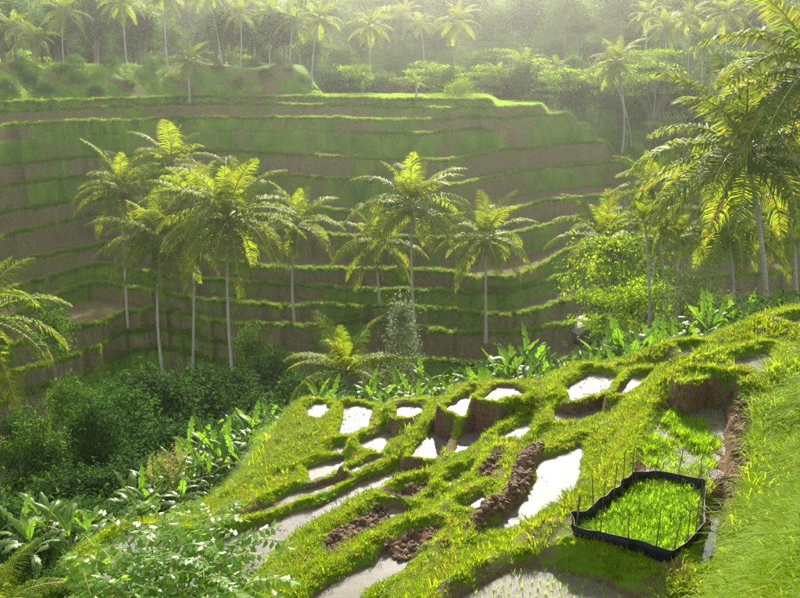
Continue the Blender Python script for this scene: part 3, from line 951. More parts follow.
T_TALL = [tuft('tall_tuft', M['tall'], 14, .50, .09, .018, .8, 410 + k) for k in range(4)]
T_RICE = [tuft('rice_tuft', M['rice'], 14, .22, .05, .008, .45, 420 + k) for k in range(3)]
T_SEED = [tuft('seedling', M['rice'], 6, .17, .015, .009, .35, 430 + k) for k in range(3)]
T_FAR = [tuft('terrace_tuft', M['fargrass'], 14, .5, .22, .045, .7, 440 + k) for k in range(3)]

def near_sample(weight, count):
    w = weight.ravel(); w = w / w.sum()
    i = rng.choice(len(w), count, p=w)
    x = X.ravel()[i] + rng.uniform(-NS / 2, NS / 2, count); y = Y.ravel()[i] + rng.uniform(-NS / 2, NS / 2, count)
    return i, x, y
def near_z(x, y):
    fx = np.clip((x - NX0) / NS, 0, len(xs) - 1.001); fy = np.clip((y - NY0) / NS, 0, len(ys) - 1.001)
    i, j = fx.astype(int), fy.astype(int); a, b = fx - i, fy - j
    return (HN[j, i] * (1 - a) + HN[j, i + 1] * a) * (1 - b) + (HN[j + 1, i] * (1 - a) + HN[j + 1, i + 1] * a) * b
D2 = np.maximum(Y * CP - (HN - CZ) * SP, 3)
UU = 400 + FPX * X / D2; VV = 299 + FPX * (-Y * SP - (HN - CZ) * CP) / D2
VIEW = ((UU > -80) & (UU < 1150) & (VV < 820) & (Y > 4.5)).astype(float)
OUTS = sstep(.8, 2.0, SDC)
gw = VIEW * sstep(.0, .05, DIST) * GRASSN * (1 - BARE) * (1 - .8 * OUTS) * (1 - BANK)
i, x, y = near_sample(gw, 72000)
sc = (.8 + .9 * fbm(x * .8, y * .8, 140) + .5 * (vnoise(x * 6, y * 6, 3) > .7)) * rng.uniform(.75, 1.25, len(x)) * np.interp(DIST.ravel()[i], [.03, .2, .5], [.36, .55, .95])
scatter('dike_grass', np.stack([x, y, near_z(x, y)], -1), rng.uniform(0, 6.28, len(x)), np.full(len(x), .2), sc, T_SHORT,
        'short bright yellow-green grass covering the paddy dikes', 'grass')
i, x, y = near_sample(VIEW * np.clip(BANK + OUTS * .25 * (SDC < 6), 0, 1) * (1 - MUD), 30000)
sc = (.35 + 1.2 * fbm(x * 1.1, y * 1.1, 150)) * rng.uniform(.7, 1.2, len(x))
scatter('bank_grass', np.stack([x, y, near_z(x, y)], -1), rng.uniform(0, 6.28, len(x)), np.full(len(x), .25), sc, T_TALL,
        'long uncut grass on the steep bank beside the paddies', 'grass')
# marsh tufts, seedlings in the flooded paddy, seedlings in the nursery
def inside(nm, shrink=.12):
    f = FZ[nm]; d = poly_sd(X, Y, f['poly']); return d < -shrink
w = inside('W21', .1) * VIEW * sstep(.30, .75, fbm(X * 1.8, Y * 1.8, 160, 4)) ** 1.5 * (1 - sstep(-1.0, -.2, (X - 7.2) * .9 - (Y - 15.5) * .43)) * (.15 + .85 * sstep(13.2, 14.8, Y))
i, x, y = near_sample(w, 1700)
scatter('marsh_grass', np.stack([x, y, near_z(x, y)], -1), rng.uniform(0, 6.28, len(x)), np.full(len(x), .2), rng.uniform(.35, 1.15, len(x)), T_RICE + T_SHORT,
        'tufts of bright grass growing out of the marshy paddy', 'grass')
def rows(nm, sp, jit, ang, shrink):
    P = np.array(FZ[nm]['poly']); c = P.mean(0); m = 4
    a, b = np.meshgrid(np.arange(-m, m, sp), np.arange(-m, m, sp)); a = a.ravel(); b = b.ravel()
    x = c[0] + a * math.cos(ang) - b * math.sin(ang); y = c[1] + a * math.sin(ang) + b * math.cos(ang)
    x = x + rng.normal(0, jit, len(x)); y = y + rng.normal(0, jit, len(x))
    k = poly_sd(x, y, P) < -shrink
    return x[k], y[k]
x, y = rows('W32', .15, .018, .5, .12)
scatter('young_rice', np.stack([x, y, np.full(len(x), FZ['W32']['z'] - .03)], -1), rng.uniform(0, 6.28, len(x)), np.full(len(x), .12), rng.uniform(.7, 1.15, len(x)), T_SEED,
        'newly planted rice seedlings standing in rows in flooded paddy', 'rice')
x, y = rows('NUR', .055, .02, .2, .10)
scatter('nursery_rice', np.stack([x, y, np.full(len(x), FZ['NUR']['z'] + .02)], -1), rng.uniform(0, 6.28, len(x)), np.full(len(x), .15),
        (.65 + .6 * fbm(x * 2.2, y * 4.5, 170)) * rng.uniform(.8, 1.15, len(x)), T_RICE, 'dense bright green rice seedlings inside the black fenced nursery bed', 'rice')
# stubble and floating bits in the ponds
STUB = [tuft('stubble', M['straw'], 7, .07, .045, .02, .9, 450 + k) for k in range(2)]
pts = []
for nm, cnt in (('W26', 420), ('W27', 40), ('W14', 90), ('W8', 14), ('W11', 14), ('W23', 12), ('W30', 24), ('W2', 50), ('W21', 160), ('W1', 10), ('W3', 10), ('W22', 20)):
    P = np.array(FZ[nm]['poly'])
    for _ in range(cnt * 5):
        q = P.min(0) + rng.random(2) * (P.max(0) - P.min(0))
        if poly_sd(np.array([q[0]]), np.array([q[1]]), P)[0] < -.05 and rng.random() < .5:
            pts.append((q[0], q[1], FZ[nm]['z'] - .005))
pts = np.array(pts)
scatter('stubble', pts, rng.uniform(0, 6.28, len(pts)), np.full(len(pts), .3), rng.uniform(.25, .8, len(pts)), STUB, 'dark rice stubble poking out of the shallow water', 'stubble')
def clod(seed):
    bm = bmesh.new(); bmesh.ops.create_icosphere(bm, subdivisions=2, radius=.5)
    r = random.Random(seed)
    ax = [Vector((r.uniform(-1, 1), r.uniform(-1, 1), r.uniform(-1, 1))).normalized() for _ in range(7)]
    for v in bm.verts:
        v.co *= 1 - .35 * max(0, max(v.co.normalized().dot(a) for a in ax) - .6) / .4 + r.uniform(-.07, .07)
        v.co.z *= .7
    me = bpy.data.meshes.new('clod'); bm.to_mesh(me); bm.free()
    me.materials.append(M['clod']); return bpy.data.objects.new('clod', me)
M['clod'] = plain('mud_clod', (.07, .042, .024), (.20, .125, .07), 5, .85, .6)
CL0 = [clod(k) for k in range(4)]
wm = MUD * (DIST > -1)
for f in fields:
    if f['kind'] == 'berm': continue
    if f['kind'] not in ('mud',):
        wm = wm * (1 - (poly_sd(X, Y, f['poly']) < .04))
    else:
        wm = np.where(poly_sd(X, Y, f['poly']) < .0, .45, wm)
i, x, y = near_sample(VIEW * wm, 2600)
scatter('mud_clods', np.stack([x, y, near_z(x, y)], -1), rng.uniform(0, 6.28, len(x)), np.full(len(x), .6), .05 + .16 * rng.random(len(x)) ** 2.5, CL0,
        'lumps of turned brown mud heaped beside the ponds', 'mud')
# grass on the far terraces
area = (ths[1] - ths[0]) * Y2 * np.gradient(Y2, axis=0)
vis = (np.abs(T2) < .60) & (Y2 > 60) & (Y2 < 165) & (HF > hn)
w = (area * vis * np.clip(BF * 6.0 + .9 * np.clip(GF - .3, 0, 1) * RF + .25 * (GF > .8) * (Y2 < 150) * (1 - RF), 0, 6)).ravel(); w /= w.sum()
i = rng.choice(len(w), 46000, p=w)
x = X2.ravel()[i]; y = Y2.ravel()[i]
scatter('terrace_grass', np.stack([x, y, HA.ravel()[i]], -1), rng.uniform(0, 6.28, len(x)), np.full(len(x), .25), rng.uniform(.5, 1.2, len(x)) * np.where(BF.ravel()[i] > .4, .9, .8), T_FAR,
        'bright grass along the edges of the far rice terraces', 'grass')

w = (area * ((GF > .9) & (RF < .5) & (BF < .3) & (Y2 > 95) & (Y2 < 157) & (HF > hn) & (T2 > -.11) & (T2 < .35))).ravel(); w /= w.sum()
i = rng.choice(len(w), 12000, p=w)
x = X2.ravel()[i]; y = Y2.ravel()[i]
T_TOP = [tuft('field_rice', M['rice'], 12, .4, .25, .05, .5, 460 + k) for k in range(3)]
scatter('field_rice', np.stack([x, y, HA.ravel()[i]], -1), rng.uniform(0, 6.28, len(x)), np.full(len(x), .15), rng.uniform(.6, 1.1, len(x)), T_TOP, 'bright young rice on the flat fields at the top of the terraces', 'rice')

# ------------------------------------------------------------------ the seedling nursery: black sheet fence on bamboo stakes
def nursery():
    m, t, o = new_mat('black_plastic')
    p = N(t, 'ShaderNodeBsdfPrincipled'); p.inputs['Base Color'].default_value = (.007, .007, .008, 1); p.inputs['Specular IOR Level'].default_value = .2; p.inputs['Roughness'].default_value = .5
    geo = N(t, 'ShaderNodeNewGeometry'); b = N(t, 'ShaderNodeBump'); b.inputs['Strength'].default_value = .5; b.inputs['Distance'].default_value = .03
    L(t, noise(t, geo.outputs['Position'], 9, 3), b.inputs['Height']); L(t, b.outputs[0], p.inputs['Normal']); L(t, p.outputs[0], o.inputs[0])
    stakem = plain('bamboo_stake', (.07, .055, .03), (.14, .11, .06), 8, .8, .2)
    f = FZ['NUR']; P = np.array(f['poly']); c = P.mean(0)
    zb = f['z']
    root = bpy.data.objects.new('nursery_fence', None); COL.objects.link(root); root.location = (c[0], c[1], zb)
    tag(root, 'low black plastic sheet fence on thin stakes round the seedling bed', 'fence')
    Q = np.concatenate([P, P[:1]])
    seg = np.hypot(*(Q[1:] - Q[:-1]).T); cum = np.concatenate([[0], np.cumsum(seg)])
    n = 240; s = np.linspace(0, cum[-1], n, endpoint=False)
    x = np.interp(s, cum, Q[:, 0]); y = np.interp(s, cum, Q[:, 1])
    for _ in range(4):
        x = (np.roll(x, 1) + x + np.roll(x, -1)) / 3; y = (np.roll(y, 1) + y + np.roll(y, -1)) / 3
    x = x + (vnoise(s * 5, s * 0, 5) - .5) * .07; y = y + (vnoise(s * 5, s * 0 + 9, 6) - .5) * .07
    tx, ty = np.roll(x, -1) - np.roll(x, 1), np.roll(y, -1) - np.roll(y, 1); l = np.hypot(tx, ty); nx, ny = ty / l, -tx / l
    top = .29 + .05 * (vnoise(s * 2.2, s * 0, 8) - .5)
    V = []
    hs_ = (-.22, .0, .14, 1.0)
    for k, h in enumerate(hs_):
        bul = (0, .02, .035, 0)[k] * (vnoise(s * 7, s * 0 + k, 12) * 2)
        V.append(np.stack([x + nx * bul - c[0], y + ny * bul - c[1], np.where(h == 1.0, top, h)], -1))
    for k in (3, 2, 1, 0):
        q = V[k].copy(); q[:, 0] -= nx * .012; q[:, 1] -= ny * .012; V.append(q)
    V = np.concatenate(V); F = []
    for k in range(8):
        for i in range(n):
            j = (i + 1) % n; k2 = (k + 1) % 8
            F.append((k * n + i, k * n + j, k2 * n + j, k2 * n + i))
    link('plastic_sheet', mesh_np('plastic_sheet', V, np.array(F), m, True), None, root)
    st = np.linspace(0, 1, 4)
    sm = mesh_np('stake', *tube(np.stack([.01 * np.sin(st * 3), 0 * st, -.25 + st * 1.0], -1), np.linspace(.011, .008, 4), 5), stakem, True)
    k = 0
    acc = 0
    while acc < cum[-1]:
        i = int(acc / cum[-1] * n) % n
        link('stake', sm, None, root, (x[i] + nx[i] * .03 - c[0], y[i] + ny[i] * .03 - c[1], 0), (random.uniform(-.08, .08), random.uniform(-.08, .08), random.uniform(0, 6)), (1, 1, random.uniform(.75, 1.15)))
        acc += random.uniform(.3, .5)
nursery()

# ------------------------------------------------------------------ palms of the valley
GV = 'coconut palms standing in the valley'
def valley(uc, vc, ub, t, r, label, **kw): return palm(uc, vc, ub, t, r, label, None, **kw)
valley(228, 218, 238, 74, 7.6, 'tall coconut palm with pale trunk rising from the banana clump', nf=32, dead=3)
valley(160, 240, 166, 82, 7.3, 'coconut palm with dark slender trunk on the small curved mud terraces', nf=30, dead=1)
valley(121, 190, 128, 90, 6.3, 'coconut palm with sparse greyish drooping crown behind the thicket', nf=20)
valley(172, 163, 178, 98, 6.6, 'coconut palm topping the cluster of crowns against the grassy terrace wall', nf=22)
valley(192, 205, 193, 86, 6.6, 'coconut palm half hidden behind the tallest pale-trunked valley palm', nf=22)
valley(297, 224, 295, 88, 6.0, 'coconut palm with straight pale trunk and hanging frond on terrace edge', nf=20)
valley(376, 243, 380, 90, 6.3, 'yellowing coconut palm whose crown touches its taller neighbour', nf=20)
valley(412, 205, 417, 84, 7.3, 'tallest slender coconut palm behind the cone-shaped pale bush', nf=26)
valley(486, 238, 486, 84, 6.3, 'lone coconut palm with clean pale trunk on lowest long terrace', nf=22, dead=2)
palm(346, 372, 346, 40, 3.2, 'young coconut palm with almost no trunk beside the pale bush', None, nf=16, dead=0, nuts=False, emin=10)
palm(-22, 318, 6, 33, 3.9, 'coconut palm with yellow-tipped fronds leaning over the dark thicket', None, nf=22, dead=1)
# right-hand group
palm(746, 152, 762, 42, 6.6, 'big sunlit coconut palm with curved pale trunk above the grassy crest', None, nf=30, dead=2)
palm(812, 66, 806, 38, 6.0, 'tall coconut palm whose fronds overhang the big sunlit palm', None, nf=26, dead=2)
palm(727, 222, 731, 52, 5.2, 'coconut palm with straight trunk behind the big sunlit palm', None, nf=24)
palm(605, 240, 612, 60, 5.0, 'yellow-green coconut palm leaning out over the field hut', None, nf=22)
palm(792, 215, 797, 56, 4.4, 'coconut palm standing low behind the grassy crest', None, nf=22)
palm(652, 186, 656, 58, 3.4, 'bushy dark green palm behind the slender areca palms', None, nf=22, nuts=False)
palm(645, 222, 640, 44, 2.3, 'areca palm with upright feathery crown among light green trees', None, nf=14, dead=0, nuts=False, thick=.10, emin=0, name='areca_palm')
palm(679, 236, 678, 44, 2.0, 'areca palm with dark compact crown and thin pale trunk', None, nf=14, dead=0, nuts=False, thick=.09, emin=-10, name='areca_palm')
palm(655, 238, 653, 47, 1.9, 'thin areca palm crowded behind its two neighbours', None, nf=12, dead=0, nuts=False, thick=.08, emin=0, name='areca_palm')
# plateau and the mound above the terraces
palm(190, 60, 190, 136, 5.0, 'young coconut palm with bent trunk at the foot of the mound', None, nf=18, dead=0)
palm(416, 84, 416, 133, 2.6, 'stubby young palm on the edge of the flat top field', None, nf=14, dead=0, nuts=False, thick=.25, emin=0)
GM = 'coconut palms on the mound above the terraces'
LM = 'coconut palm on the mound above the terraces'
for uc, vc, ub, t, r in [(33, 38, 34, 136, 4.6), (14, 28, 18, 142, 4.6), (63, 12, 64, 146, 5.4), (122, 2, 127, 142, 5.0), (165, -4, 168, 142, 5.0), (240, 14, 240, 148, 4.8),
                         (208, -8, 222, 150, 4.8), (270, 12, 270, 150, 4.6), (293, 22, 290, 146, 4.6), (320, 18, 312, 144, 4.8), (95, -12, 98, 158, 4.8), (255, -6, 255, 165, 4.6), (-20, 10, -20, 140, 4.8), (302, -2, 300, 166, 4.4)]:
    lab = {320: 'slender leaning coconut palm at the outer end of the mound', 208: 'coconut palm with slanting pale trunk amid the mound palms', 33: 'short bright green coconut palm on the front slope of the mound',
           63: 'broad-crowned coconut palm at the back of the mound beside the short bright one'}.get(uc, LM)
    palm(uc, vc, ub, t, r, lab, GM if lab == LM else None, nf=18, dead=1, nuts=False)
GB = 'coconut palms rising from the hazy forest behind the terraces'
LB = 'coconut palm rising from the hazy forest behind the terraces'
for uc, vc, ub, t, r in [(370, 26, 371, 164, 5.8), (457, 22, 456, 161, 6.0), (404, 14, 406, 205, 5.2), (420, 24, 424, 195, 4.6), (522, 66, 522, 160, 5.6), (498, 76, 500, 162, 4.6), (557, 68, 556, 158, 3.6),
                         (617, 60, 622, 139, 5.8), (612, 72, 632, 141, 4.6), (665, 26, 662, 146, 5.0), (690, 16, 686, 150, 4.8), (728, 14, 718, 138, 5.6), (702, 40, 702, 142, 4.4), (762, 4, 755, 134, 5.2), (790, 4, 786, 138, 5.0), (648, 14, 646, 158, 4.6),
                         (682, 138, 682, 132, 4.0), (590, 20, 590, 225, 4.6), (545, 10, 545, 240, 4.6), (480, 8, 480, 250, 5.0), (345, 6, 345, 245, 4.6), (640, 6, 640, 235, 4.8), (440, -6, 440, 260, 4.6), (572, 100, 572, 176, 3.0)]:
    lab = {370: 'coconut palm standing alone behind the flat top field near the mound', 457: 'tall coconut palm behind the rounded tree on the flat top field', 617: 'large-crowned sunlit palm of the crossing pair beyond the terrace ends',
           612: 'lower palm of the crossing pair beyond the terrace ends', 682: 'small dim palm low in the gully beyond the terrace ends'}.get(uc, LB)
    palm(uc, vc, ub, t, r, lab, GB if lab == LB else None, nf=18, dead=1, nuts=False)

# ------------------------------------------------------------------ broadleaf trees and bushes
x, y = xy(459, 136, 95); tree('lbush', x, y, 1.9, 'rounded light green tree on the edge of the flat top field', None, zsc=1.9)
x, y = xy(446, 150, 92); tree('mid', x, y, .55, 'small dark tree behind the rounded tree on the top field', None)
x, y = xy(652, 138, 120); tree('layered', x, y, 1.5, 'slender layered tree with pale trunk below the hazy forest', None, zsc=2.2)
FG, FL = 'broadleaf trees of the hazy forest behind the terraces', 'broadleaf tree in the hazy forest behind the terraces'
k = 0
FARROWS = []
for row, (ya, n) in enumerate([(172, 22), (186, 24), (202, 28), (218, 30), (236, 30), (256, 32), (278, 32), (302, 32), (330, 30), (360, 28)]):
    for q in range(n):
        th = -.16 + (.78) * (q + random.uniform(.1, .9)) / n if row < 2 else -.62 + 1.24 * (q + random.uniform(.1, .9)) / n
        yy = ya + random.uniform(-7, 7) - (th > .15) * (th - .15) * 90
        key = random.choices(['fdark', 'fmid', 'flite'], [.35, .45, .2])[0]
        if row > 4:
            FARROWS.append((th * yy, yy, gz(th * yy, yy) - .3, random.uniform(1.4, 2.4))); continue
        look = {'fdark': 'dark round-crowned tree', 'fmid': 'mid green round-crowned tree', 'flite': 'light green layered tree'}[key]
        zone = 'beyond the palm-topped mound' if th < -.1 else 'behind the flat top field' if th < .13 else 'beyond the terrace ends'
        lev = 'low in the hazy forest' if row < 4 else 'high on the hazy forest slope'
        tree(key, th * yy, yy, (random.uniform(.8, 1.5) if row < 3 else random.uniform(1.2, 2.1)), f'{look} {lev} {zone}', f'{look}s {lev} {zone}'); k += 1
def joined(tm, cm):
    S = Soup()
    for k, me in enumerate((tm, cm)):
        V = np.zeros(len(me.vertices) * 3); me.vertices.foreach_get('co', V); V = V.reshape(-1, 3)
        me.calc_loop_triangles(); F = np.zeros(len(me.loop_triangles) * 3, int); me.loop_triangles.foreach_get('vertices', F)
        S.add(V, F.reshape(-1, 3), k)
    return bpy.data.objects.new('forest_tree', S.mesh('forest_tree', [tm.materials[0], cm.materials[0]]))
FSRC = [joined(*q) for key in ('fdark', 'fmid', 'fmid', 'flite') for q in TREES[key]]
fr = np.array(FARROWS)
scatter('distant_forest', fr[:, :3], rng.uniform(0, 6.28, len(fr)), np.zeros(len(fr)), fr[:, 3], FSRC, 'hazy mass of forest covering the hill far behind the terraces', 'forest')
for q in range(40):
    th = -.09 + .66 * (q + random.uniform(0, .9)) / 40
    yy = (158 if th < .12 else 158 - (min(th, .5) - .12) * 120) + random.uniform(6, 15)
    key = random.choice(['fdark', 'fmid', 'fmid', 'flite'])
    look = {'fdark': 'small dark tree', 'fmid': 'small mid green tree', 'flite': 'small light green layered tree'}[key]
    zone = 'right behind the flat top field' if th < .13 else 'in the gully beyond the stepped end of the terraces'
    tree(key, th * yy, yy, random.uniform(.8, 1.35), f'{look} {zone}', f'{look}s {zone}')
MG, MLb = 'broadleaf trees crowding the top of the mound', 'leafy tree crowding the top of the mound above the terraces'
for q in range(46):
    th = random.uniform(-.66, -.125); yy = random.uniform(152, 205)
    key = random.choice(['fdark', 'fmid', 'fdark']); look = 'dark tree' if key == 'fdark' else 'mid green tree'
    zone = 'at the back of the mound' if yy > 178 else 'between the palms on the mound'
    tree(key, th * yy, yy, random.uniform(1.0, 1.8), f'{look} {zone} above the terraces', f'{look}s {zone}')
for (u, v, s) in [(98, 95, .8), (150, 70, .9), (215, 72, .9), (30, 80, 1.0), (60, 72, .8), (265, 78, .7), (290, 72, .7), (112, 66, .9), (10, 92, .9), (80, 84, .8), (130, 88, .7), (175, 82, .8), (240, 88, .7), (305, 84, .8), (315, 76, .7), (280, 66, .9), (255, 66, .8), (230, 64, .9), (195, 70, .8), (165, 64, .9), (45, 92, .8), (20, 70, 1.0), (75, 66, .9)]:
    t, p = hit(u, v); tree('bush', p[0], p[1], s * 1.1, 'low green bush on the slope of the mound', 'bushes on the slope of the mound', name='bush', cat='bush')

# thicket between the paddies and the far terraces
TG, TLb = 'dark trees of the thicket below the paddies', 'dark leafy tree of the thicket below the paddies'
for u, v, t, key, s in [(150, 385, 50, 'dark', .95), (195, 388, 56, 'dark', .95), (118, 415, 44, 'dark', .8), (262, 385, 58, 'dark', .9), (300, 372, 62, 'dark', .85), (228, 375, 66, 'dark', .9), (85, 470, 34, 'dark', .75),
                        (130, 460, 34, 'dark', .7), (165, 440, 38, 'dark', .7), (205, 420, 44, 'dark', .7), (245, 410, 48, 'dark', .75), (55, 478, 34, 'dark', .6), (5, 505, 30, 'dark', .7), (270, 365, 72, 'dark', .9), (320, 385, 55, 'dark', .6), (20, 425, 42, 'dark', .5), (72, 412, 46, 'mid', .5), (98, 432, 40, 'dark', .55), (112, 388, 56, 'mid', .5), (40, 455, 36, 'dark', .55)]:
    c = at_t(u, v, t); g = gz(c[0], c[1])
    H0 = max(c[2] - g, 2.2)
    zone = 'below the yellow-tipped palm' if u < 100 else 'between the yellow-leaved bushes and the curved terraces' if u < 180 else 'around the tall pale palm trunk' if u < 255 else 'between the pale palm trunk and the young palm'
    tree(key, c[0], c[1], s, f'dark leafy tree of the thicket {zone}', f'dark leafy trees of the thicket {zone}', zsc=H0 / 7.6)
for u, v, t, key, s, lab in [(50, 322, 48, 'loose', .55, 'leafy green tree beside the yellow-tipped palm'), (30, 395, 36, 'loose', .6, 'thin-stemmed open tree in front of the brown mud terrace'),
                             (250, 310, 80, 'loose', .8, 'slender tree with sparse crown behind the pale-trunked palm'),
                             (618, 240, 52, 'layered', .95, 'bright light green layered tree above the field hut'), (652, 275, 46, 'layered', .6, 'small light green tree under the areca palms'),
                             (690, 270, 50, 'layered', .55, 'light green tree at the foot of the big sunlit palm'), (632, 205, 62, 'loose', 1.1, 'dense light green tree behind the areca palms'),
                             (610, 300, 48, 'layered', .5, 'low spreading light green tree in front of the hut')]:
    c = at_t(u, v, t); g = gz(c[0], c[1])
    zs = max(c[2] - g, 1.5) / 7.6
    tree(key, c[0], c[1], max(s, zs * .55) if u > 100 else s, lab, None, zsc=zs)
c = at_t(402, 318, 41); g = gz(c[0], c[1])
tree('cone', c[0], c[1], 1.0, 'cone-shaped bush with pale flowering tips beside young palm', None, name='flowering_bush', cat='bush', zsc=max(c[2] - g, 2) / 4.9)
for u, v, sc_ in [(18, 556, .55), (44, 572, .5), (8, 580, .5), (30, 540, .6), (62, 540, .5), (58, 596, .4), (92, 524, .5), (-12, 545, .6)]:
    t, p = hit(u, v)
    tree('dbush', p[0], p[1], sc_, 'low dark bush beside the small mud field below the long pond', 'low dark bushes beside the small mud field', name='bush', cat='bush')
BG, BLb = 'leafy bushes filling the gully beyond the paddies', 'leafy bush in the gully beyond the paddies'
for q in range(110):
    u = random.uniform(-40, 860)
    cv = np.interp(u, [0, 100, 240, 320, 480, 600, 700, 800], [540, 520, 460, 402, 384, 370, 342, 306])
    t = random.uniform(26, 60) if u > 250 else random.uniform(25, 52)
    x, y = xy(u, t, cv - 15)
    if poly_sd(np.array([x]), np.array([y]), crest_xy)[0] < 2.2 or (165 < u < 300 and t < 37): continue
    g = gz(x, y)
    top = at_t(u, cv - random.uniform(-14, 12) + (8 if u > 330 else 0), t)[2]
    h = top - g
    if h < .7: h = random.uniform(.8, 1.4)
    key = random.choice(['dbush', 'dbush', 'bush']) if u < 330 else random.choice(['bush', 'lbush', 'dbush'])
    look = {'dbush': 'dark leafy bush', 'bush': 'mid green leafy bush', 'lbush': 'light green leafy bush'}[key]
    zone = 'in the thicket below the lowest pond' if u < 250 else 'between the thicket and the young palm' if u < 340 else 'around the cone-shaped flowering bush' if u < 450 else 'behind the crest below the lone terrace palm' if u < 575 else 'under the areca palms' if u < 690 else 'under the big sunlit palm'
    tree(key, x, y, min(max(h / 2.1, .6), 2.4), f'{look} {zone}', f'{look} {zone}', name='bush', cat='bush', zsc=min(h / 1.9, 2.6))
x, y = xy(694, 40, 300); c = at_t(694, 290, 40); g = gz(x, y)
tree('pbush', x, y, 1.0, 'bush with pale flowers under the slender areca palms', None, name='flowering_bush', cat='bush', zsc=max(c[2] - g, 1.5) / 1.8)

M['croton'] = leaf_material('croton_leaf', (.16, .15, .02), (.30, .24, .05), (.4, .36, .05), .45, .5, .1, (.25, .08, .06), .5, 3)
treekind('croton', 'bush', 97, M['croton'], .22, 26, 26)
for u, v, t in [(162, 462, 26), (176, 456, 26.5)]:
    c = at_t(u, v, t); g = gz(c[0], c[1])
    tree('croton', c[0], c[1], .3, 'yellow-leaved ornamental bush beside the banana row', 'yellow-leaved bushes beside the banana row', name='croton_bush', cat='bush', zsc=max(c[2] - g, .8) / 1.9)

# ------------------------------------------------------------------ banana plants
def bananas(lst, label, group):
    for u, v, t, s in [q for a in lst for q in (a, (a[0] + 8, a[1] + 11, a[2] - 1.2, a[3] * .85))]:     # v is the row of the tops
        c = at_t(u, v, t); g = gz(c[0], c[1])
        H0 = c[2] - g
        s = s * .66
        banana(float(c[0]), float(c[1]), max(H0 - 1.3 * s, .4), s, label, group, seed=int(u))
bananas([(188, 428, 34, 1.0), (204, 424, 35, 1.0), (220, 418, 36, 1.05), (238, 412, 36, 1.0), (252, 408, 37, 1.1), (268, 404, 38, 1.0), (282, 410, 38, .9), (215, 440, 31, .9), (232, 436, 31, .9), (246, 430, 32, .9),
         (262, 426, 33, .9), (200, 448, 30, .85), (182, 452, 30, .9), (276, 424, 35, .85), (210, 430, 33, 1.1), (228, 425, 34, 1.1), (244, 420, 34, 1.1), (258, 416, 35, 1.1), (195, 438, 32, 1.0), (290, 404, 38, 1.0), (172, 450, 31, 1.0)], 'banana plant in the row above the lowest grassy dike', 'banana plants in the row above the lowest grassy dike')
bananas([(150, 462, 27, .9), (165, 458, 28, .9), (140, 474, 25, .8), (128, 480, 25, .8), (172, 470, 26, .8), (36, 492, 22, .9), (58, 500, 21, .8), (18, 505, 21, .9), (80, 505, 22, .8)],
        'banana plant at the foot of the dark thicket', 'banana plants at the foot of the dark thicket')
bananas([(318, 378, 34, .9), (332, 384, 32, .8), (368, 372, 34, .8), (384, 378, 33, .8), (424, 364, 34, .9), (436, 374, 32, .8), (410, 376, 32, .7), (372, 384, 31, .7), (396, 370, 36, .8), (448, 376, 32, .7)],
        'banana plant behind the crest near the cone-shaped bush', 'banana plants behind the crest near the cone-shaped bush')
bananas([(500, 356, 31, 1.1), (514, 348, 32, 1.2), (528, 338, 33, 1.3), (540, 346, 32, 1.2), (552, 354, 31, 1.0), (488, 366, 30, 1.0), (478, 370, 29, .9), (562, 360, 30, 1.0), (520, 358, 30, 1.0), (535, 362, 30, .9), (507, 366, 30, .9), (465, 376, 29, .8), (575, 360, 29, .9)],
        'banana plant behind the crest in front of the long terraces', 'banana plants behind the crest in front of the long terraces')
bananas([(592, 346, 30, 1.1), (606, 338, 30, 1.2), (622, 332, 30, 1.2), (638, 328, 30, 1.2), (652, 324, 31, 1.1), (664, 326, 30, 1.0), (614, 348, 29, 1.0), (630, 344, 29, 1.0), (646, 340, 29, 1.0), (584, 358, 29, .9), (600, 356, 30, .8), (705, 302, 32, 1.0), (718, 296, 33, 1.1), (734, 300, 32, .9), (690, 318, 31, .8), (676, 326, 31, .8),
         (712, 312, 31, .8), (752, 292, 33, .9), (778, 286, 34, .9)],
        'broad-leaved banana plant behind the crest below the right-hand palms', 'banana plants behind the crest below the right-hand palms')

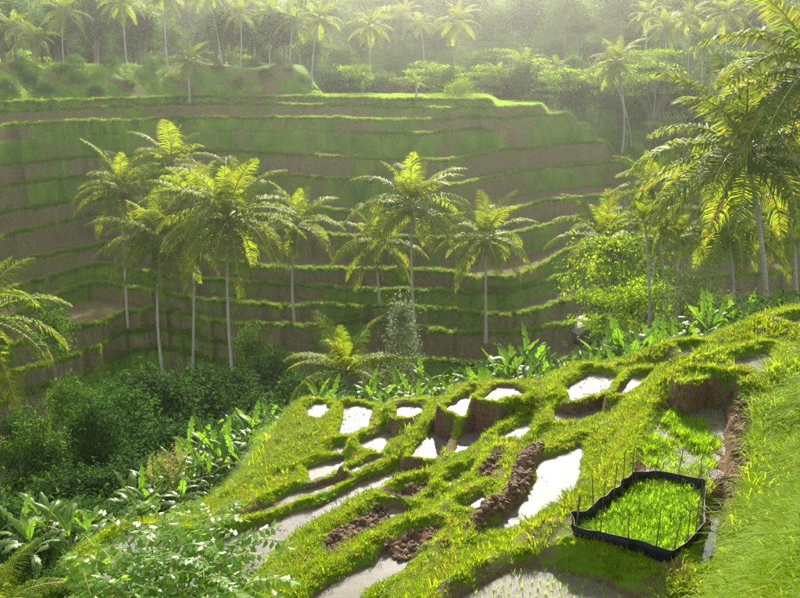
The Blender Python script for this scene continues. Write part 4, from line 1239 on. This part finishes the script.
# ------------------------------------------------------------------ field hut on the far terraces
def hut():
    t, p = hit(586, 343, 60)
    x, y = p[0], p[1]; g = gz(x, y)
    root = bpy.data.objects.new('field_hut', None); COL.objects.link(root); root.location = (x, y, g); root.rotation_euler = (0, 0, R(20))
    tag(root, 'small open field hut with pale sheet roof at the terrace edge', 'hut')
    roofm = plain('hut_roof', (.13, .14, .10), (.22, .23, .17), 3, .7, .2); wood = plain('hut_wood', (.10, .075, .05), (.17, .13, .09), 5, .85, .2)
    w, d, h, rh = 1.7, 1.3, 1.7, 1.1
    for sx in (-1, 1):
        for sy in (-1, 1):
            s = np.linspace(-.3, h, 3)
            link('post', mesh_np('post', *tube(np.stack([0 * s + sx * w * .85, 0 * s + sy * d * .85, s], -1), [.07] * 3, 6), wood), None, root)
    for sx in (-1, 1):
        V = [(0, -d - .2, h + rh), (0, d + .2, h + rh), (sx * (w + .3), d + .2, h - .15), (sx * (w + .3), -d - .2, h - .15)]
        V += [(q[0], q[1], q[2] + .06) for q in V]
        F = [(0, 1, 2, 3), (4, 7, 6, 5), (0, 4, 5, 1), (1, 5, 6, 2), (2, 6, 7, 3), (3, 7, 4, 0)]
        link('roof_slope', mesh_np('roof_slope', V, np.array(F), roofm), None, root)
    V = [(-w * .9, -d * .9, .5), (w * .9, -d * .9, .5), (w * .9, d * .9, .5), (-w * .9, d * .9, .5)]; V += [(q[0], q[1], .58) for q in V]
    link('floor_deck', mesh_np('floor_deck', V, np.array([(3, 2, 1, 0), (4, 5, 6, 7), (0, 1, 5, 4), (1, 2, 6, 5), (2, 3, 7, 6), (3, 0, 4, 7)]), wood), None, root)
    V = [(-w * .86, d * .88, .58), (w * .86, d * .88, .58), (w * .86, d * .88, h), (-w * .86, d * .88, h)]; V += [(q[0], q[1] + .05, q[2]) for q in V]
    link('back_wall', mesh_np('back_wall', V, np.array([(0, 1, 2, 3), (7, 6, 5, 4), (0, 4, 5, 1), (1, 5, 6, 2), (2, 6, 7, 3), (3, 7, 4, 0)]), wood), None, root)
hut()

# ------------------------------------------------------------------ foreground shrub with feathered leaves
def compound_leaf(seed, nl=6, length=.52):
    r = np.random.default_rng(seed); S = Soup()
    n = 9; s = np.linspace(0, 1, n); ang = np.radians(35 - 55 * s)
    x = np.concatenate([[0], np.cumsum(np.cos(ang[:-1]))]) / n * length; z = np.concatenate([[0], np.cumsum(np.sin(ang[:-1]))]) / n * length
    P = np.stack([x, .04 * s ** 2 * r.uniform(-1, 1), z], -1)
    S.add(*tube(P, .006 * (1 - .6 * s), 3), 1)
    for side in (1, -1, 0):
        sl = np.linspace(.22, .95, nl) if side else np.array([1.0])
        m = len(sl)
        B = np.stack([np.interp(sl, s, P[:, k]) for k in range(3)], -1)
        D = unit(np.array([.45 if side else 1, side * .95, -.2]) + r.normal(0, .16, (m, 3)))
        Nn = unit(UP + np.array([0, 0, 0]) + r.normal(0, .25, (m, 3)))
        leaf_quads(S, B, D, Nn, .125 * r.uniform(.8, 1.1, m), .062, 0, -.1)
    return S.mesh('leaf', [M['shrub'], M['rachis']])
CLEAF = [compound_leaf(500 + k) for k in range(5)]
def fshrub():
    rr = random.Random(5)
    bx, by = xy(165, 12.0, 640); g = gz(bx, by)
    root = bpy.data.objects.new('feather_leaved_shrub', None); COL.objects.link(root); root.location = (bx, by, g - .1)
    tag(root, 'leafy shrub with feathered glossy leaves in front of the long pond', 'shrub')
    rz = g - .1
    tips = []
    for u, v, t in [(75, 590, 11.5), (95, 545, 12), (120, 525, 12.2), (150, 540, 11.6), (165, 512, 12), (185, 545, 11.5), (205, 520, 12), (215, 515, 12.3), (235, 545, 11.8), (250, 540, 12), (245, 585, 11),
                    (205, 580, 11), (160, 580, 11), (120, 575, 11.2), (130, 600, 10.8), (185, 605, 10.6), (225, 610, 10.6), (255, 605, 10.8), (90, 610, 11), (262, 588, 11.4), (100, 570, 11.6), (225, 560, 11.4), (175, 560, 11.3)]:
        tips.append(at_t(u, v, t))
    for tip in tips:
        e = np.array(tip) - np.array([bx, by, rz])
        s = np.linspace(0, 1, 9)[:, None]
        P = np.array([0, 0, 0]) * (1 - s) + e * s + np.array([rr.uniform(-.12, .12), rr.uniform(-.12, .12), .25]) * np.sin(np.pi * s) * np.array([[1, 1, 1]])
        link('branch', mesh_np('branch', *tube(P, np.linspace(.028, .006, 9), 5), M['bark'], True), None, root)
        for q in range(10):
            f = 1 - .5 * (q / 10) ** 1.0
            p = np.array([np.interp(f, s[:, 0], P[:, k]) for k in range(3)])
            link('leaf', rr.choice(CLEAF), None, root, tuple(p), (rr.uniform(-.3, .3), rr.uniform(-.45, .35), q * 2.4 + rr.uniform(-.5, .5)), rr.uniform(.95, 1.5))
fshrub()
c = at_t(-6, 600, 11.5)
palm_at((float(c[0]), float(c[1]), gz(c[0], c[1])), (float(c[0]), float(c[1]), float(c[2]) - .1), 1.1, nf=12, label='small palm seedling in front of the dark thicket', dead=0, nuts=False, thick=.06, emin=15, name='young_palm')
# ------------------------------------------------------------------ haze
def haze():
    m, t, o = new_mat('haze')
    v = N(t, 'ShaderNodeVolumePrincipled')
    v.inputs['Color'].default_value = (.97, .985, .88, 1)
    v.inputs['Density'].default_value = 0.00046
    v.inputs['Anisotropy'].default_value = 0.85
    L(t, v.outputs[0], o.inputs['Volume'])
    bm = bmesh.new()
    bmesh.ops.create_cube(bm, size=1)
    bmesh.ops.scale(bm, vec=(760, 520, 140), verts=bm.verts)
    bmesh.ops.translate(bm, vec=(0, 225, 58), verts=bm.verts)
    me = bpy.data.meshes.new('haze'); bm.to_mesh(me); bm.free()
    tag(link('haze', me, m), 'pale sunlit morning haze filling the valley', 'haze', kind='stuff')
haze()
